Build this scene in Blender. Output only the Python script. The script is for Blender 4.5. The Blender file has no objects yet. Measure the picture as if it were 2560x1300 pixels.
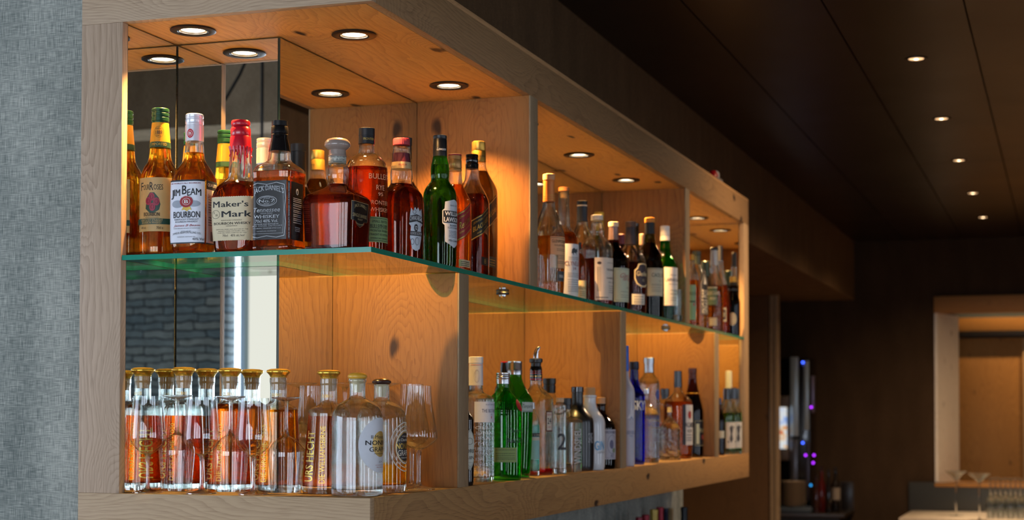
import bpy, bmesh, math, random
from mathutils import Vector, Matrix
random.seed(7)
S = bpy.context.scene
C = S.collection
EYE = 1.65                                     # eye height above the floor, m

# ------------------------------------------------------------------ camera
FPX, CX, CY = 4119.6, 1280.0, 920.9            # focal length and principal point of the 2560x1300 photograph
_a, _b, _r = math.radians(18.5895), math.radians(1.6065), math.radians(0.0622)
FW = Vector((-math.sin(_a)*math.cos(_b), math.cos(_a)*math.cos(_b), math.sin(_b)))
_R = Vector((math.cos(_a), math.sin(_a), 0)); _U = _R.cross(FW)
RT = _R*math.cos(_r) + _U*math.sin(_r); UP = -_R*math.sin(_r) + _U*math.cos(_r)
cd = bpy.data.cameras.new('camera'); cam = bpy.data.objects.new('camera', cd); C.objects.link(cam)
cd.sensor_width = 36; cd.lens = FPX/2560*36; cd.shift_y = (CY-650)/2560
cd.clip_start = 0.05; cd.clip_end = 100
m = Matrix.Identity(4)
for i in range(3): m[i][0] = RT[i]; m[i][1] = UP[i]; m[i][2] = -FW[i]
m[2][3] = EYE
cam.matrix_world = m
cd.dof.use_dof = True; cd.dof.focus_distance = 3.48; cd.dof.aperture_fstop = 5.0
S.camera = cam

def ray(px, py): return FW + RT*((px-CX)/FPX) - UP*((py-CY)/FPX)
def at(px, py, X=None, Y=None, Z=None):        # point of a photograph pixel on a plane (world, Z measured from floor)
    d = ray(px, py)
    t = X/d.x if X is not None else Y/d.y if Y is not None else (Z-EYE)/d.z
    p = d*t; p.z += EYE; return p
def prj(p):
    q = Vector(p); q.z -= EYE; d = q.dot(FW)
    return CX+FPX*q.dot(RT)/d, CY-FPX*q.dot(UP)/d, d

# ------------------------------------------------------------------ world and exposure
S.view_settings.view_transform = 'Standard'; S.view_settings.look = 'None'
S.view_settings.exposure = 0.14; S.view_settings.gamma = 1.0; S.view_settings.use_curve_mapping = False
W = bpy.data.worlds.new('sky'); S.world = W; W.use_nodes = True
W.node_tree.nodes['Background'].inputs[0].default_value = (0.72, 0.85, 1.0, 1)
W.node_tree.nodes['Background'].inputs[1].default_value = 0.6
cy = S.cycles
cy.max_bounces = 20; cy.transparent_max_bounces = 24; cy.transmission_bounces = 18; cy.glossy_bounces = 8; cy.diffuse_bounces = 4
cy.sample_clamp_indirect = 6.0; cy.sample_clamp_direct = 0.0; cy.caustics_reflective = True; cy.caustics_refractive = True
cy.blur_glossy = 0.6; cy.use_denoising = True
WINDOW_LIGHT = 9.0; SPOT_W = 52.0; ROOM_W = 115.0

# ------------------------------------------------------------------ helpers
def lin(c):
    if isinstance(c, str):
        c = tuple(int(c[i:i+2], 16)/255 for i in (0, 2, 4))
    return tuple(((v/12.92) if v <= .04045 else ((v+.055)/1.055)**2.4) for v in c) + (1,)
MATS = {}
def newmat(name):
    mt = bpy.data.materials.new(name); mt.use_nodes = True
    nt = mt.node_tree; nt.nodes.clear()
    out = nt.nodes.new('ShaderNodeOutputMaterial')
    return mt, nt, out
def N(nt, t, **kw):
    n = nt.nodes.new('ShaderNode'+t)
    for k, v in kw.items():
        if k.startswith('i_'): n.inputs[k[2:].replace('_', ' ')].default_value = v
        else: setattr(n, k, v)
    return n
def plain(col, rough=.5, metal=0., coat=0., spec=.5, alpha=1):
    k = ('p', col, rough, metal, coat, spec)
    if k in MATS: return MATS[k]
    mt, nt, out = newmat('paint_'+(col if isinstance(col, str) else 'mix'))
    p = N(nt, 'BsdfPrincipled'); c = lin(col)
    p.inputs['Base Color'].default_value = c; p.inputs['Roughness'].default_value = rough
    p.inputs['Metallic'].default_value = metal; p.inputs['Coat Weight'].default_value = coat
    p.inputs['Specular IOR Level'].default_value = spec
    # faint procedural unevenness of the surface
    tc = N(nt, 'TexCoord'); nz = N(nt, 'TexNoise'); nz.inputs['Scale'].default_value = 60
    hs = N(nt, 'MixRGB', blend_type='MULTIPLY'); hs.inputs[0].default_value = .12
    hs.inputs[1].default_value = c
    nt.links.new(tc.outputs['Object'], nz.inputs['Vector']); nt.links.new(nz.outputs['Fac'], hs.inputs[2])
    nt.links.new(hs.outputs[0], p.inputs['Base Color'])
    nt.links.new(p.outputs[0], out.inputs[0]); MATS[k] = mt; return mt
def thin(col='ffffff', ior=1.5, rough=.0):      # thin-walled glass: clear with fresnel reflection
    k = ('t', col, ior, rough)
    if k in MATS: return MATS[k]
    mt, nt, out = newmat('glass_'+col)
    tr = N(nt, 'BsdfTransparent'); tr.inputs[0].default_value = lin(col)
    gl = N(nt, 'BsdfGlossy'); gl.inputs['Roughness'].default_value = rough
    fr = N(nt, 'Fresnel'); ge = N(nt, 'NewGeometry'); mr = N(nt, 'MapRange')
    mr.inputs[3].default_value = ior; mr.inputs[4].default_value = 1/ior
    nt.links.new(ge.outputs['Backfacing'], mr.inputs[0]); nt.links.new(mr.outputs[0], fr.inputs[0])
    mx = N(nt, 'MixShader')
    nt.links.new(fr.outputs[0], mx.inputs[0]); nt.links.new(tr.outputs[0], mx.inputs[1]); nt.links.new(gl.outputs[0], mx.inputs[2])
    nt.links.new(mx.outputs[0], out.inputs[0]); MATS[k] = mt; return mt
def liquid(col, ior=1.36, see=.3):              # refracting body: liquids and solid glass
    k = ('l', col, ior, see)
    if k in MATS: return MATS[k]
    mt, nt, out = newmat('liquid_'+col)
    tr = N(nt, 'BsdfTransparent'); tr.inputs[0].default_value = lin(col)
    gl = N(nt, 'BsdfGlass'); gl.inputs['Roughness'].default_value = 0; gl.inputs['IOR'].default_value = ior
    gl.inputs['Color'].default_value = lin(col)
    mx = N(nt, 'MixShader'); mx.inputs[0].default_value = 1-see
    nt.links.new(tr.outputs[0], mx.inputs[1]); nt.links.new(gl.outputs[0], mx.inputs[2])
    nt.links.new(mx.outputs[0], out.inputs[0]); MATS[k] = mt; return mt
def emit(col, s):
    k = ('e', col, s)
    if k in MATS: return MATS[k]
    mt, nt, out = newmat('light_'+col)
    e = N(nt, 'Emission'); e.inputs[0].default_value = lin(col); e.inputs[1].default_value = s
    nt.links.new(e.outputs[0], out.inputs[0]); MATS[k] = mt; return mt
def math_(nt, op, a, b=None, c=None):
    n = N(nt, 'Math', operation=op)
    for i, v in enumerate((a, b, c)):
        if v is None: continue
        if isinstance(v, (int, float)): n.inputs[i].default_value = v
        else: nt.links.new(v, n.inputs[i])
    return n.outputs[0]
def wood(axis='X', light='b79b78', dark='8a6a47', knots=.5, rough=.55, freq=1.0, seed=0., tag='', warp=.34, amp=.34):
    k = ('w', axis, light, dark, knots, rough, freq, seed, warp, amp)
    if k in MATS: return MATS[k]
    mt, nt, out = newmat('oak_'+axis+tag); L = nt.links
    tc = N(nt, 'TexCoord'); sp = N(nt, 'SeparateXYZ'); L.new(tc.outputs['Object'], sp.inputs[0])
    o = {'X': (0, 1, 2), 'Y': (1, 0, 2), 'Z': (2, 0, 1)}[axis]
    g, u, v = (sp.outputs[i] for i in o)
    g = math_(nt, 'ADD', g, seed*3.7)
    cb = N(nt, 'CombineXYZ'); L.new(math_(nt, 'MULTIPLY', g, .22), cb.inputs[0]); L.new(u, cb.inputs[1]); L.new(v, cb.inputs[2])
    # knots: sparse cells, the rings bend around them
    nzk = N(nt, 'TexNoise'); nzk.inputs['Scale'].default_value = 30.; L.new(cb.outputs[0], nzk.inputs['Vector'])
    ks = N(nt, 'CombineXYZ'); L.new(math_(nt, 'MULTIPLY', g, .5), ks.inputs[0]); L.new(math_(nt, 'ADD', math_(nt, 'ADD', u, v), math_(nt, 'MULTIPLY', nzk.outputs['Fac'], .05)), ks.inputs[1])
    vo = N(nt, 'TexVoronoi', voronoi_dimensions='2D'); vo.inputs['Scale'].default_value = 4.2; vo.inputs['Randomness'].default_value = 1.0
    L.new(ks.outputs[0], vo.inputs['Vector'])
    d = vo.outputs['Distance']
    kf = N(nt, 'MapRange'); kf.interpolation_type = 'SMOOTHSTEP'; L.new(d, kf.inputs[0])
    kf.inputs[1].default_value = .42; kf.inputs[2].default_value = 0.; kf.inputs[3].default_value = 0; kf.inputs[4].default_value = 1
    nz = N(nt, 'TexNoise'); nz.inputs['Scale'].default_value = 5.; nz.inputs['Detail'].default_value = 2; L.new(cb.outputs[0], nz.inputs['Vector'])
    nz2 = N(nt, 'TexNoise'); nz2.inputs['Scale'].default_value = 26.; nz2.inputs['Detail'].default_value = 3; L.new(cb.outputs[0], nz2.inputs['Vector'])
    h = math_(nt, 'ADD', math_(nt, 'MULTIPLY', u, .55), math_(nt, 'MULTIPLY', v, .85))
    h = math_(nt, 'ADD', h, math_(nt, 'MULTIPLY', nz.outputs['Fac'], warp))
    h = math_(nt, 'ADD', h, math_(nt, 'MULTIPLY', nz2.outputs['Fac'], .018))
    h = math_(nt, 'ADD', h, math_(nt, 'MULTIPLY', kf.outputs[0], .10*knots))
    ring = math_(nt, 'FRACT', math_(nt, 'MULTIPLY', h, 105*freq))
    rr = math_(nt, 'POWER', ring, 2.2)
    # pores
    pc = N(nt, 'CombineXYZ'); L.new(math_(nt, 'MULTIPLY', g, .035), pc.inputs[0]); L.new(u, pc.inputs[1]); L.new(v, pc.inputs[2])
    po = N(nt, 'TexNoise'); po.inputs['Scale'].default_value = 520.; po.inputs['Detail'].default_value = 2; L.new(pc.outputs[0], po.inputs['Vector'])
    pr_ = N(nt, 'MapRange'); L.new(po.outputs['Fac'], pr_.inputs[0]); pr_.inputs[1].default_value = .52; pr_.inputs[2].default_value = .72
    f = math_(nt, 'ADD', math_(nt, 'MULTIPLY', rr, amp), math_(nt, 'MULTIPLY', pr_.outputs[0], .42))
    big = N(nt, 'TexNoise'); big.inputs['Scale'].default_value = 2.3; big.inputs['Detail'].default_value = 3; L.new(cb.outputs[0], big.inputs['Vector'])
    f = math_(nt, 'ADD', f, math_(nt, 'MULTIPLY', math_(nt, 'SUBTRACT', big.outputs['Fac'], .5), .9))
    mix = N(nt, 'MixRGB'); L.new(f, mix.inputs[0]); mix.use_clamp = True
    mix.inputs[1].default_value = lin(light); mix.inputs[2].default_value = lin(dark)
    cl = N(nt, 'Clamp'); L.new(f, cl.inputs[0]); L.new(cl.outputs[0], mix.inputs[0])
    kc = N(nt, 'MapRange'); kc.interpolation_type = 'SMOOTHSTEP'; L.new(d, kc.inputs[0])
    kc.inputs[1].default_value = .075; kc.inputs[2].default_value = .025; kc.inputs[3].default_value = 0; kc.inputs[4].default_value = min(1, knots)
    # only some cells carry a dark knot
    sel = math_(nt, 'GREATER_THAN', vo.outputs['Color'], .45)
    kk = math_(nt, 'MULTIPLY', kc.outputs[0], sel)
    m2 = N(nt, 'MixRGB'); L.new(kk, m2.inputs[0]); L.new(mix.outputs[0], m2.inputs[1]); m2.inputs[2].default_value = lin('2c2019')
    p = N(nt, 'BsdfPrincipled'); L.new(m2.outputs[0], p.inputs['Base Color']); p.inputs['Roughness'].default_value = rough
    p.inputs['Specular IOR Level'].default_value = .3
    bp = N(nt, 'Bump'); bp.inputs['Strength'].default_value = .25; bp.inputs['Distance'].default_value = .0015
    L.new(f, bp.inputs['Height']); bp.invert = True; L.new(bp.outputs[0], p.inputs['Normal'])
    L.new(p.outputs[0], out.inputs[0]); MATS[k] = mt; return mt
def fabric(a, b, c, rough=.9, amp=1., name='fabric'):
    mt, nt, out = newmat(name); L = nt.links
    tc = N(nt, 'TexCoord')
    fs = []
    for s in ((900, 900, 30), (40, 40, 900), (9, 9, 3)):
        mp = N(nt, 'Mapping'); mp.inputs['Scale'].default_value = s
        L.new(tc.outputs['Object'], mp.inputs[0])
        nz = N(nt, 'TexNoise'); nz.inputs['Scale'].default_value = 1; nz.inputs['Detail'].default_value = 1.5
        L.new(mp.outputs[0], nz.inputs['Vector']); fs.append(nz.outputs['Fac'])
    f = math_(nt, 'ADD', math_(nt, 'MULTIPLY', fs[0], .55), math_(nt, 'MULTIPLY', fs[1], .45))
    f = math_(nt, 'ADD', f, math_(nt, 'MULTIPLY', math_(nt, 'SUBTRACT', fs[2], .5), .25))
    rp = N(nt, 'ValToRGB'); L.new(f, rp.inputs[0])
    e = rp.color_ramp.elements; e[0].position = .5-.16/amp; e[0].color = lin(a); e[1].position = .5+.16/amp; e[1].color = lin(c)
    x = rp.color_ramp.elements.new(.5); x.color = lin(b)
    p = N(nt, 'BsdfPrincipled'); p.inputs['Roughness'].default_value = rough; p.inputs['Specular IOR Level'].default_value = .15
    L.new(rp.outputs[0], p.inputs['Base Color'])
    bp = N(nt, 'Bump'); bp.inputs['Strength'].default_value = .35; bp.inputs['Distance'].default_value = .001
    L.new(f, bp.inputs['Height']); L.new(bp.outputs[0], p.inputs['Normal'])
    L.new(p.outputs[0], out.inputs[0]); return mt
def stone():
    mt, nt, out = newmat('slate_stone'); L = nt.links
    tc = N(nt, 'TexCoord'); mp = N(nt, 'Mapping'); mp.inputs['Rotation'].default_value = (math.radians(90), 0, 0)
    L.new(tc.outputs['Object'], mp.inputs[0])
    nz = N(nt, 'TexNoise'); nz.inputs['Scale'].default_value = 7; L.new(mp.outputs[0], nz.inputs['Vector'])
    ad = N(nt, 'MixRGB', blend_type='ADD'); ad.inputs[0].default_value = .06; L.new(mp.outputs[0], ad.inputs[1]); L.new(nz.outputs['Color'], ad.inputs[2])
    br = N(nt, 'TexBrick'); L.new(ad.outputs[0], br.inputs['Vector'])
    br.inputs['Scale'].default_value = 1; br.inputs['Brick Width'].default_value = .24; br.inputs['Row Height'].default_value = .055
    br.inputs['Mortar Size'].default_value = .006; br.offset = .37; br.squash = 1.7; br.squash_frequency = 3
    br.inputs['Color1'].default_value = lin('80949c'); br.inputs['Color2'].default_value = lin('b0b8b4'); br.inputs['Mortar'].default_value = lin('353d40')
    n2 = N(nt, 'TexNoise'); n2.inputs['Scale'].default_value = 12; n2.inputs['Detail'].default_value = 5; L.new(mp.outputs[0], n2.inputs['Vector'])
    mx = N(nt, 'MixRGB', blend_type='MULTIPLY'); mx.inputs[0].default_value = .8; L.new(br.outputs[0], mx.inputs[1]); L.new(n2.outputs['Fac'], mx.inputs[2])
    p = N(nt, 'BsdfPrincipled'); p.inputs['Roughness'].default_value = .8; L.new(mx.outputs[0], p.inputs['Base Color'])
    L.new(p.outputs[0], out.inputs[0]); return mt

GROUPS = {}
def tag(o, label=None, cat=None, group=None, kind=None):
    if label: o['label'] = label
    if cat: o['category'] = cat
    if group: o['group'] = group
    if kind: o['kind'] = kind
    return o
def empty(name, loc=(0, 0, 0), rz=0, label=None, cat=None, group=None, kind=None):
    o = bpy.data.objects.new(name, None); o.empty_display_size = .02; C.objects.link(o)
    o.location = loc; o.rotation_euler = (0, 0, rz); return tag(o, label, cat, group, kind)
def link(name, bm, mats, parent=None, smooth=True, sharp=35):
    me = bpy.data.meshes.new(name); bm.normal_update(); bm.to_mesh(me); bm.free()
    for mt in (mats if isinstance(mats, (list, tuple)) else [mats]): me.materials.append(mt)
    if smooth:
        for p in me.polygons: p.use_smooth = True
        me.set_sharp_from_angle(angle=math.radians(sharp))
    o = bpy.data.objects.new(name, me); C.objects.link(o)
    if parent: o.parent = parent
    return o
def bbox(bm, x0, x1, y0, y1, z0, z1, bev=0, mi=0):
    r = bmesh.ops.create_cube(bm, size=1)
    vs = r['verts']
    for v in vs: v.co = Vector(((x0+x1)/2+v.co.x*(x1-x0), (y0+y1)/2+v.co.y*(y1-y0), (z0+z1)/2+v.co.z*(z1-z0)))
    fs = {f for v in vs for f in v.link_faces}
    for f in fs: f.material_index = mi
    if bev: bmesh.ops.bevel(bm, geom=list({e for v in vs for e in v.link_edges}), offset=bev, segments=2, affect='EDGES', profile=.5)
def box(name, x0, x1, y0, y1, z0, z1, mt, parent=None, bev=0, kind=None):
    bm = bmesh.new(); bbox(bm, x0, x1, y0, y1, z0, z1, bev)
    o = link(name, bm, mt, parent, smooth=bool(bev), sharp=30)
    if kind: o['kind'] = kind
    return o
def lathe(bm, prof, seg=40, mi=0, cx=0, cy_=0, close=True, rib=0, ribn=60):
    rings = []
    for z, r in prof:
        rings.append([bm.verts.new((cx+(r*(1+rib*(k % 2)))*math.cos(2*math.pi*k/seg), cy_+(r*(1+rib*(k % 2)))*math.sin(2*math.pi*k/seg), z)) for k in range(seg)])
    for A, B in zip(rings, rings[1:]):
        for k in range(seg):
            f = bm.faces.new((A[k], A[(k+1) % seg], B[(k+1) % seg], B[k])); f.material_index = mi
    if close:
        f = bm.faces.new(rings[0][::-1]); f.material_index = mi
        f = bm.faces.new(rings[-1]); f.material_index = mi
    return rings
def tube(bm, pts, r, seg=10, mi=0):
    pts = [Vector(p) for p in pts]; rings = []
    for i, p in enumerate(pts):
        t = (pts[min(i+1, len(pts)-1)]-pts[max(i-1, 0)]).normalized()
        a = t.orthogonal().normalized() if i == 0 else (a0 - t*a0.dot(t)).normalized()
        a0 = a; b = t.cross(a); rr = r[i] if isinstance(r, (list, tuple)) else r
        rings.append([bm.verts.new(p+(a*math.cos(2*math.pi*k/seg)+b*math.sin(2*math.pi*k/seg))*rr) for k in range(seg)])
    for A, B in zip(rings, rings[1:]):
        for k in range(seg):
            f = bm.faces.new((A[k], A[(k+1) % seg], B[(k+1) % seg], B[k])); f.material_index = mi
    bm.faces.new(rings[0][::-1]).material_index = mi; bm.faces.new(rings[-1]).material_index = mi

def chaikin(P, n=2):
    for _ in range(n):
        Q = [P[0]]
        for a, b in zip(P, P[1:]):
            Q.append(tuple(.75*x+.25*y for x, y in zip(a, b))); Q.append(tuple(.25*x+.75*y for x, y in zip(a, b)))
        Q.append(P[-1]); P = Q
    return P
_TC = {}
def text2d(s, bold=0., shear=0., spacing=1.):
    k = (s, bold, shear, spacing)
    if k in _TC: return _TC[k]
    cu = bpy.data.curves.new('t', 'FONT'); cu.body = s; cu.size = 1;  cu.shear = shear
    cu.space_character = spacing; cu.resolution_u = 2; cu.fill_mode = 'FRONT'
    ob = bpy.data.objects.new('t', cu); C.objects.link(ob)
    dg = bpy.context.evaluated_depsgraph_get(); me = bpy.data.meshes.new_from_object(ob.evaluated_get(dg))
    V = [(v.co.x, v.co.y) for v in me.vertices]; F = [tuple(p.vertices) for p in me.polygons]
    bpy.data.objects.remove(ob); bpy.data.curves.remove(cu); bpy.data.meshes.remove(me)
    if V and bold > 0:
        n = len(V); V = [(x-bold*.55, y) for x, y in V]+[(x+bold*.55, y) for x, y in V]+[(x, y-bold*.3) for x, y in V[:]]; F = F+[tuple(i+n for i in q) for q in F]+[tuple(i+2*n for i in q) for q in F]
    if V:
        x0 = min(v[0] for v in V); x1 = max(v[0] for v in V); y0 = min(v[1] for v in V); y1 = max(v[1] for v in V)
        V = [((x-(x0+x1)/2), (y-(y0+y1)/2)) for x, y in V]; _TC[k] = (V, F, x1-x0, y1-y0)
    else: _TC[k] = ([], [], 1, 1)
    return _TC[k]
def ell(cx, cy_, rx, ry, n=28, a0=0): return [(cx+rx*math.cos(2*math.pi*k/n+a0), cy_+ry*math.sin(2*math.pi*k/n+a0)) for k in range(n)]

def flat_items(bm, items, Wd, Ht, mapper, step=.004):
    """items in label coordinates (x -1..1, y 0..1); every item becomes faces laid on the surface through mapper(x, y, layer)."""
    lay = -1
    for it in items:
        kind, mi = it[0], it[1]
        if kind != 't': lay += 1; li = lay
        else: li = lay+1
        b2 = bmesh.new()
        if kind == 't':                          # ('t', mat, text, x, y, h, w, opts)
            _, _, s, x, y, h = it[:6]; w = it[6] if len(it) > 6 else None; o = it[7] if len(it) > 7 else {}
            V, F, tw, th = text2d(s, o.get('bold', 0), o.get('shear', 0), o.get('sp', 1))
            sy = h*Ht/th; sx = (w*Wd/tw) if w else sy
            if o.get('rot'): sx, sy = (w*Ht/tw if w else h*Wd/th), h*Wd/th
            bow = o.get('bow', 0)*Ht; vs = []
            for vx, vy in V:
                X, Yv = vx*sx, vy*sy + bow*(1-(2*vx/tw)**2)
                if o.get('rot'): c_, s_ = math.cos(math.radians(o['rot'])), math.sin(math.radians(o['rot'])); X, Yv = X*c_-Yv*s_, X*s_+Yv*c_
                vs.append(b2.verts.new((x*Wd/2+X, (y-.5)*Ht+Yv, 0)))
            for f in F:
                try: b2.faces.new([vs[i] for i in f])
                except ValueError: pass
        elif kind == 'm':
            for P in it[2]: b2.faces.new([b2.verts.new((x*Wd/2, (y-.5)*Ht, 0)) for x, y in P])
        elif kind in ('p', 'ring'):
            if kind == 'p':
                pts = [b2.verts.new((x*Wd/2, (y-.5)*Ht, 0)) for x, y in it[2]]; b2.faces.new(pts)
            else:                                # ring between outline and the same outline scaled
                P = it[2]; k = it[3]; ax = sum(p[0] for p in P)/len(P); ay = sum(p[1] for p in P)/len(P)
                kx = 1-k/Wd*2; ky = 1-k/Ht*2
                A = [b2.verts.new((x*Wd/2, (y-.5)*Ht, 0)) for x, y in P]
                hx = max(abs(x-ax) for x, y in P)*Wd/2; hy = max(abs(y-ay) for x, y in P)*Ht
                B = [b2.verts.new((ax*Wd/2+(x-ax)*Wd/2*(1-k/hx), (ay-.5)*Ht+(y-ay)*Ht*(1-k/hy), 0)) for x, y in P]
                n = len(P)
                for i in range(n): b2.faces.new((A[i], A[(i+1) % n], B[(i+1) % n], B[i]))
        xs = [v.co.x for v in b2.verts]; ys = [v.co.y for v in b2.verts]
        if not xs: b2.free(); continue
        stp = step if kind != 't' else step*1.5
        x = min(xs)+stp
        while x < max(xs):
            bmesh.ops.bisect_plane(b2, geom=b2.verts[:]+b2.edges[:]+b2.faces[:], plane_co=(x, 0, 0), plane_no=(1, 0, 0)); x += stp
        if kind != 't':
            y = min(ys)+stp*2.5
            while y < max(ys):
                bmesh.ops.bisect_plane(b2, geom=b2.verts[:]+b2.edges[:]+b2.faces[:], plane_co=(0, y, 0), plane_no=(0, 1, 0)); y += stp*2.5
        vm = {}
        for v in b2.verts: vm[v] = bm.verts.new(mapper(v.co.x, v.co.y, li))
        for f in b2.faces:
            try: g = bm.faces.new([vm[v] for v in f.verts]); g.material_index = mi
            except ValueError: pass
        b2.free()
RECT = [(-1, 0), (1, 0), (1, 1), (-1, 1)]

# ------------------------------------------------------------------ bottle builder
def bottle(name, label, cx, row, Z, prof, glass, caps=(), fill=None, liq=None, labels=(), front=-90, group=None,
           asp=1., wall=2.2, base=7, basemat=None, cat='bottle', seg=48, n0=2.0, emb=None):
    """prof and caps are outlines measured on the photograph: (row, half width[, squareness]) from the top down; the
    bottle stands at its own place on the shelf plane Z and is scaled by its distance."""
    ax, val = row
    P = at(cx, 1000, X=val) if ax == 'X' else at(cx, 1000, Y=val)
    P.z = Z
    _, by, D = prj(P); K = D/FPX
    yaw = math.radians(front+90)
    root = empty(name, P+Vector((0, 0, .0004)), yaw, label, cat, group)
    d = Vector((P.x, P.y)); ang_cam = math.atan2(-P.y, -P.x) - yaw      # direction to the camera in bottle space
    rgt = Vector((-math.sin(ang_cam), math.cos(ang_cam)))               # image right in bottle space
    def supp(n):
        q = n/(n-1) if n > 1.01 else 50
        return ((abs(rgt.x))**q + (asp*abs(rgt.y))**q)**(1/q)
    ybot = prof[-1][0]
    def conv(pl, sm):
        L = [((ybot-p[0])*K, p[1]*K, (p[2] if len(p) > 2 else n0)) for p in pl][::-1]
        return chaikin(L, sm) if sm else L
    PR = conv(prof, 2)
    def shape(z):
        if z <= PR[0][0]: return PR[0][1:]
        for a, b in zip(PR, PR[1:]):
            if z <= b[0]:
                t = (z-a[0])/max(1e-9, b[0]-a[0]); return (a[1]+(b[1]-a[1])*t, a[2]+(b[2]-a[2])*t)
        return PR[-1][1:]
    def rad(th, hw, n):
        s = 1/supp(n); a = hw*s; b = a*asp
        return (abs(math.cos(th)/a)**n + abs(math.sin(th)/b)**n)**(-1/n)
    def loft(bm, pl, inset=0, mi=0, seg_=seg):
        rings = []
        for z, hw, n in pl:
            rr = []
            for k in range(seg_):
                th = 2*math.pi*k/seg_; r = max(.0005, rad(th, hw, n)-inset)
                rr.append(bm.verts.new((r*math.cos(th), r*math.sin(th), z)))
            rings.append(rr)
        for A, B in zip(rings, rings[1:]):
            for k in range(seg_):
                bm.faces.new((A[k], A[(k+1) % seg_], B[(k+1) % seg_], B[k])).material_index = mi
        bm.faces.new(rings[0][::-1]).material_index = mi; bm.faces.new(rings[-1]).material_index = mi
    w = wall*K; hollow = glass is CLR
    bm = bmesh.new(); loft(bm, PR)
    if hollow:
        zf = max(base*K, .004)
        pi = [(zf, max(.002, shape(zf)[0]-w*3), shape(zf)[1]), (zf+2*K, *shape(zf+2*K))] + [q for q in PR if zf+2.5*K < q[0] < PR[-1][0]-.002] + [(PR[-1][0]-.001, *PR[-1][1:])]
        n0_ = len(bm.faces); loft(bm, pi, inset=w); bm.faces.ensure_lookup_table()
        bmesh.ops.reverse_faces(bm, faces=bm.faces[n0_:])
    link('glass_body', bm, HGL if hollow else glass, root)
    if hollow: basemat = None
    if liq is not None:
        zt = (ybot-fill)*K; zb = (base-(.5 if hollow else 0))*K
        pl = [(zb, shape(zb+.002)[0]-3*w*.5, shape(zb)[1]), (zb+2*K, *shape(zb+2*K))]
        pl += [q for q in PR if zb+2.5*K < q[0] < zt-.5*K] + [(zt, *shape(zt))]
        bm = bmesh.new(); loft(bm, pl, inset=w*(.75 if hollow else 1)); link('liquid', bm, liq, root)
    if basemat is not None:
        zb = (base-1.5)*K
        pl = [(.6*K, PR[0][1]*.97, PR[0][2])] + [q for q in PR if .7*K < q[0] < zb-.3*K] + [(zb, *shape(zb))]
        bm = bmesh.new(); loft(bm, pl, inset=w*.35); link('base', bm, basemat, root)
    for cp in caps:
        pn, mt, pl = cp[:3]; op = cp[3] if len(cp) > 3 else {}
        L = [((ybot-q[0])*K, q[1]*K) for q in pl][::-1]
        if op.get('sm'): L = chaikin(L, op['sm'])
        bm = bmesh.new(); sg = 72 if op.get('rib') else 36
        lathe(bm, L, sg, rib=op.get('rib', 0))
        for f in bm.faces: f.smooth = True
        o = link(pn, bm, mt, root, sharp=40)
        if op.get('label'): o['label'] = op['label']
        if op.get('items'):
            its, mts, ang, (ya, yb), wpx = op['items']
            Ht = (yb-ya)*K; zc = (ybot-(ya+yb)/2)*K; Wd = wpx*K
            def cmap(x, y, li):
                z = zc+y; r = L[0][1]
                for a, b in zip(L, L[1:]):
                    if a[0] <= z <= b[0]: r = a[1]+(b[1]-a[1])*(z-a[0])/max(1e-9, b[0]-a[0]); break
                th = math.radians(ang)-yaw + x/r; r += .0005+.0002*li
                return (r*math.cos(th), r*math.sin(th), z)
            b3 = bmesh.new(); flat_items(b3, its, Wd, Ht, cmap, .003); q = link('neck_label', b3, mts, o, smooth=False)
    for lb in labels:
        y0, y1 = lb['y']; zc = (ybot-(y0+y1)/2)*K; Ht = (y1-y0)*K
        hw, n = shape(zc)
        TH = [ang_cam-math.pi/2+math.pi*i/400 for i in range(401)]
        def px(th): r = rad(th, hw, n); return cx + (r*math.cos(th)*rgt.x + r*math.sin(th)*rgt.y)/K
        xs = [px(t) for t in TH]
        def find(x):
            return min(range(401), key=lambda i: abs(xs[i]-x))
        arc = [0.]
        for i in range(1, 401):
            a, b = TH[i-1], TH[i]; ra, rb = rad(a, hw, n), rad(b, hw, n)
            arc.append(arc[-1]+math.hypot(rb*math.cos(b)-ra*math.cos(a), rb*math.sin(b)-ra*math.sin(a)))
        il = find(lb['x'][0])
        if lb['x'][1] is not None: ir = find(lb['x'][1]); ac = (arc[il]+arc[ir])/2; Wd = arc[ir]-arc[il]
        else:
            tf = math.radians(-90+lb.get('off', 0)); tf = min((tf+2*math.pi*k for k in (-1, 0, 1)), key=lambda t: abs(t-ang_cam))
            it_ = min(range(401), key=lambda i: abs(TH[i]-tf)); ac = arc[it_]; Wd = 2*(ac-arc[il])
        # arc length to angle, over the whole girth
        T2 = [TH[0]-math.pi+2.2*math.pi*i/900 for i in range(901)]; A2 = [0.]
        for i in range(1, 901):
            a, b = T2[i-1], T2[i]; ra, rb = rad(a, hw, n), rad(b, hw, n)
            A2.append(A2[-1]+math.hypot(rb*math.cos(b)-ra*math.cos(a), rb*math.sin(b)-ra*math.sin(a)))
        j0 = min(range(901), key=lambda i: abs(T2[i]-TH[0])); off0 = A2[j0]
        def lmap(x, y, li):
            s_ = off0+ac+x; lo, hi = 0, 900
            while hi-lo > 1:
                md = (lo+hi)//2
                if A2[md] < s_: lo = md
                else: hi = md
            t = (s_-A2[lo])/max(1e-9, A2[hi]-A2[lo]); th = T2[lo]+(T2[hi]-T2[lo])*min(1, max(0, t))
            h2, n2 = shape(zc+y+lb.get('slant', 0)*x); r = rad(th, h2, n2)+.0006+.00022*li
            return (r*math.cos(th), r*math.sin(th), zc+y+lb.get('slant', 0)*x)
        bm = bmesh.new(); flat_items(bm, lb['items'], Wd, Ht, lmap)
        o = link(lb.get('name', 'label'), bm, lb['mats'], root, smooth=True, sharp=60)
        if lb.get('label'): o['label'] = lb['label']
    return root, K, P
def paper(c, r=.55): return plain(c, r)
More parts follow.
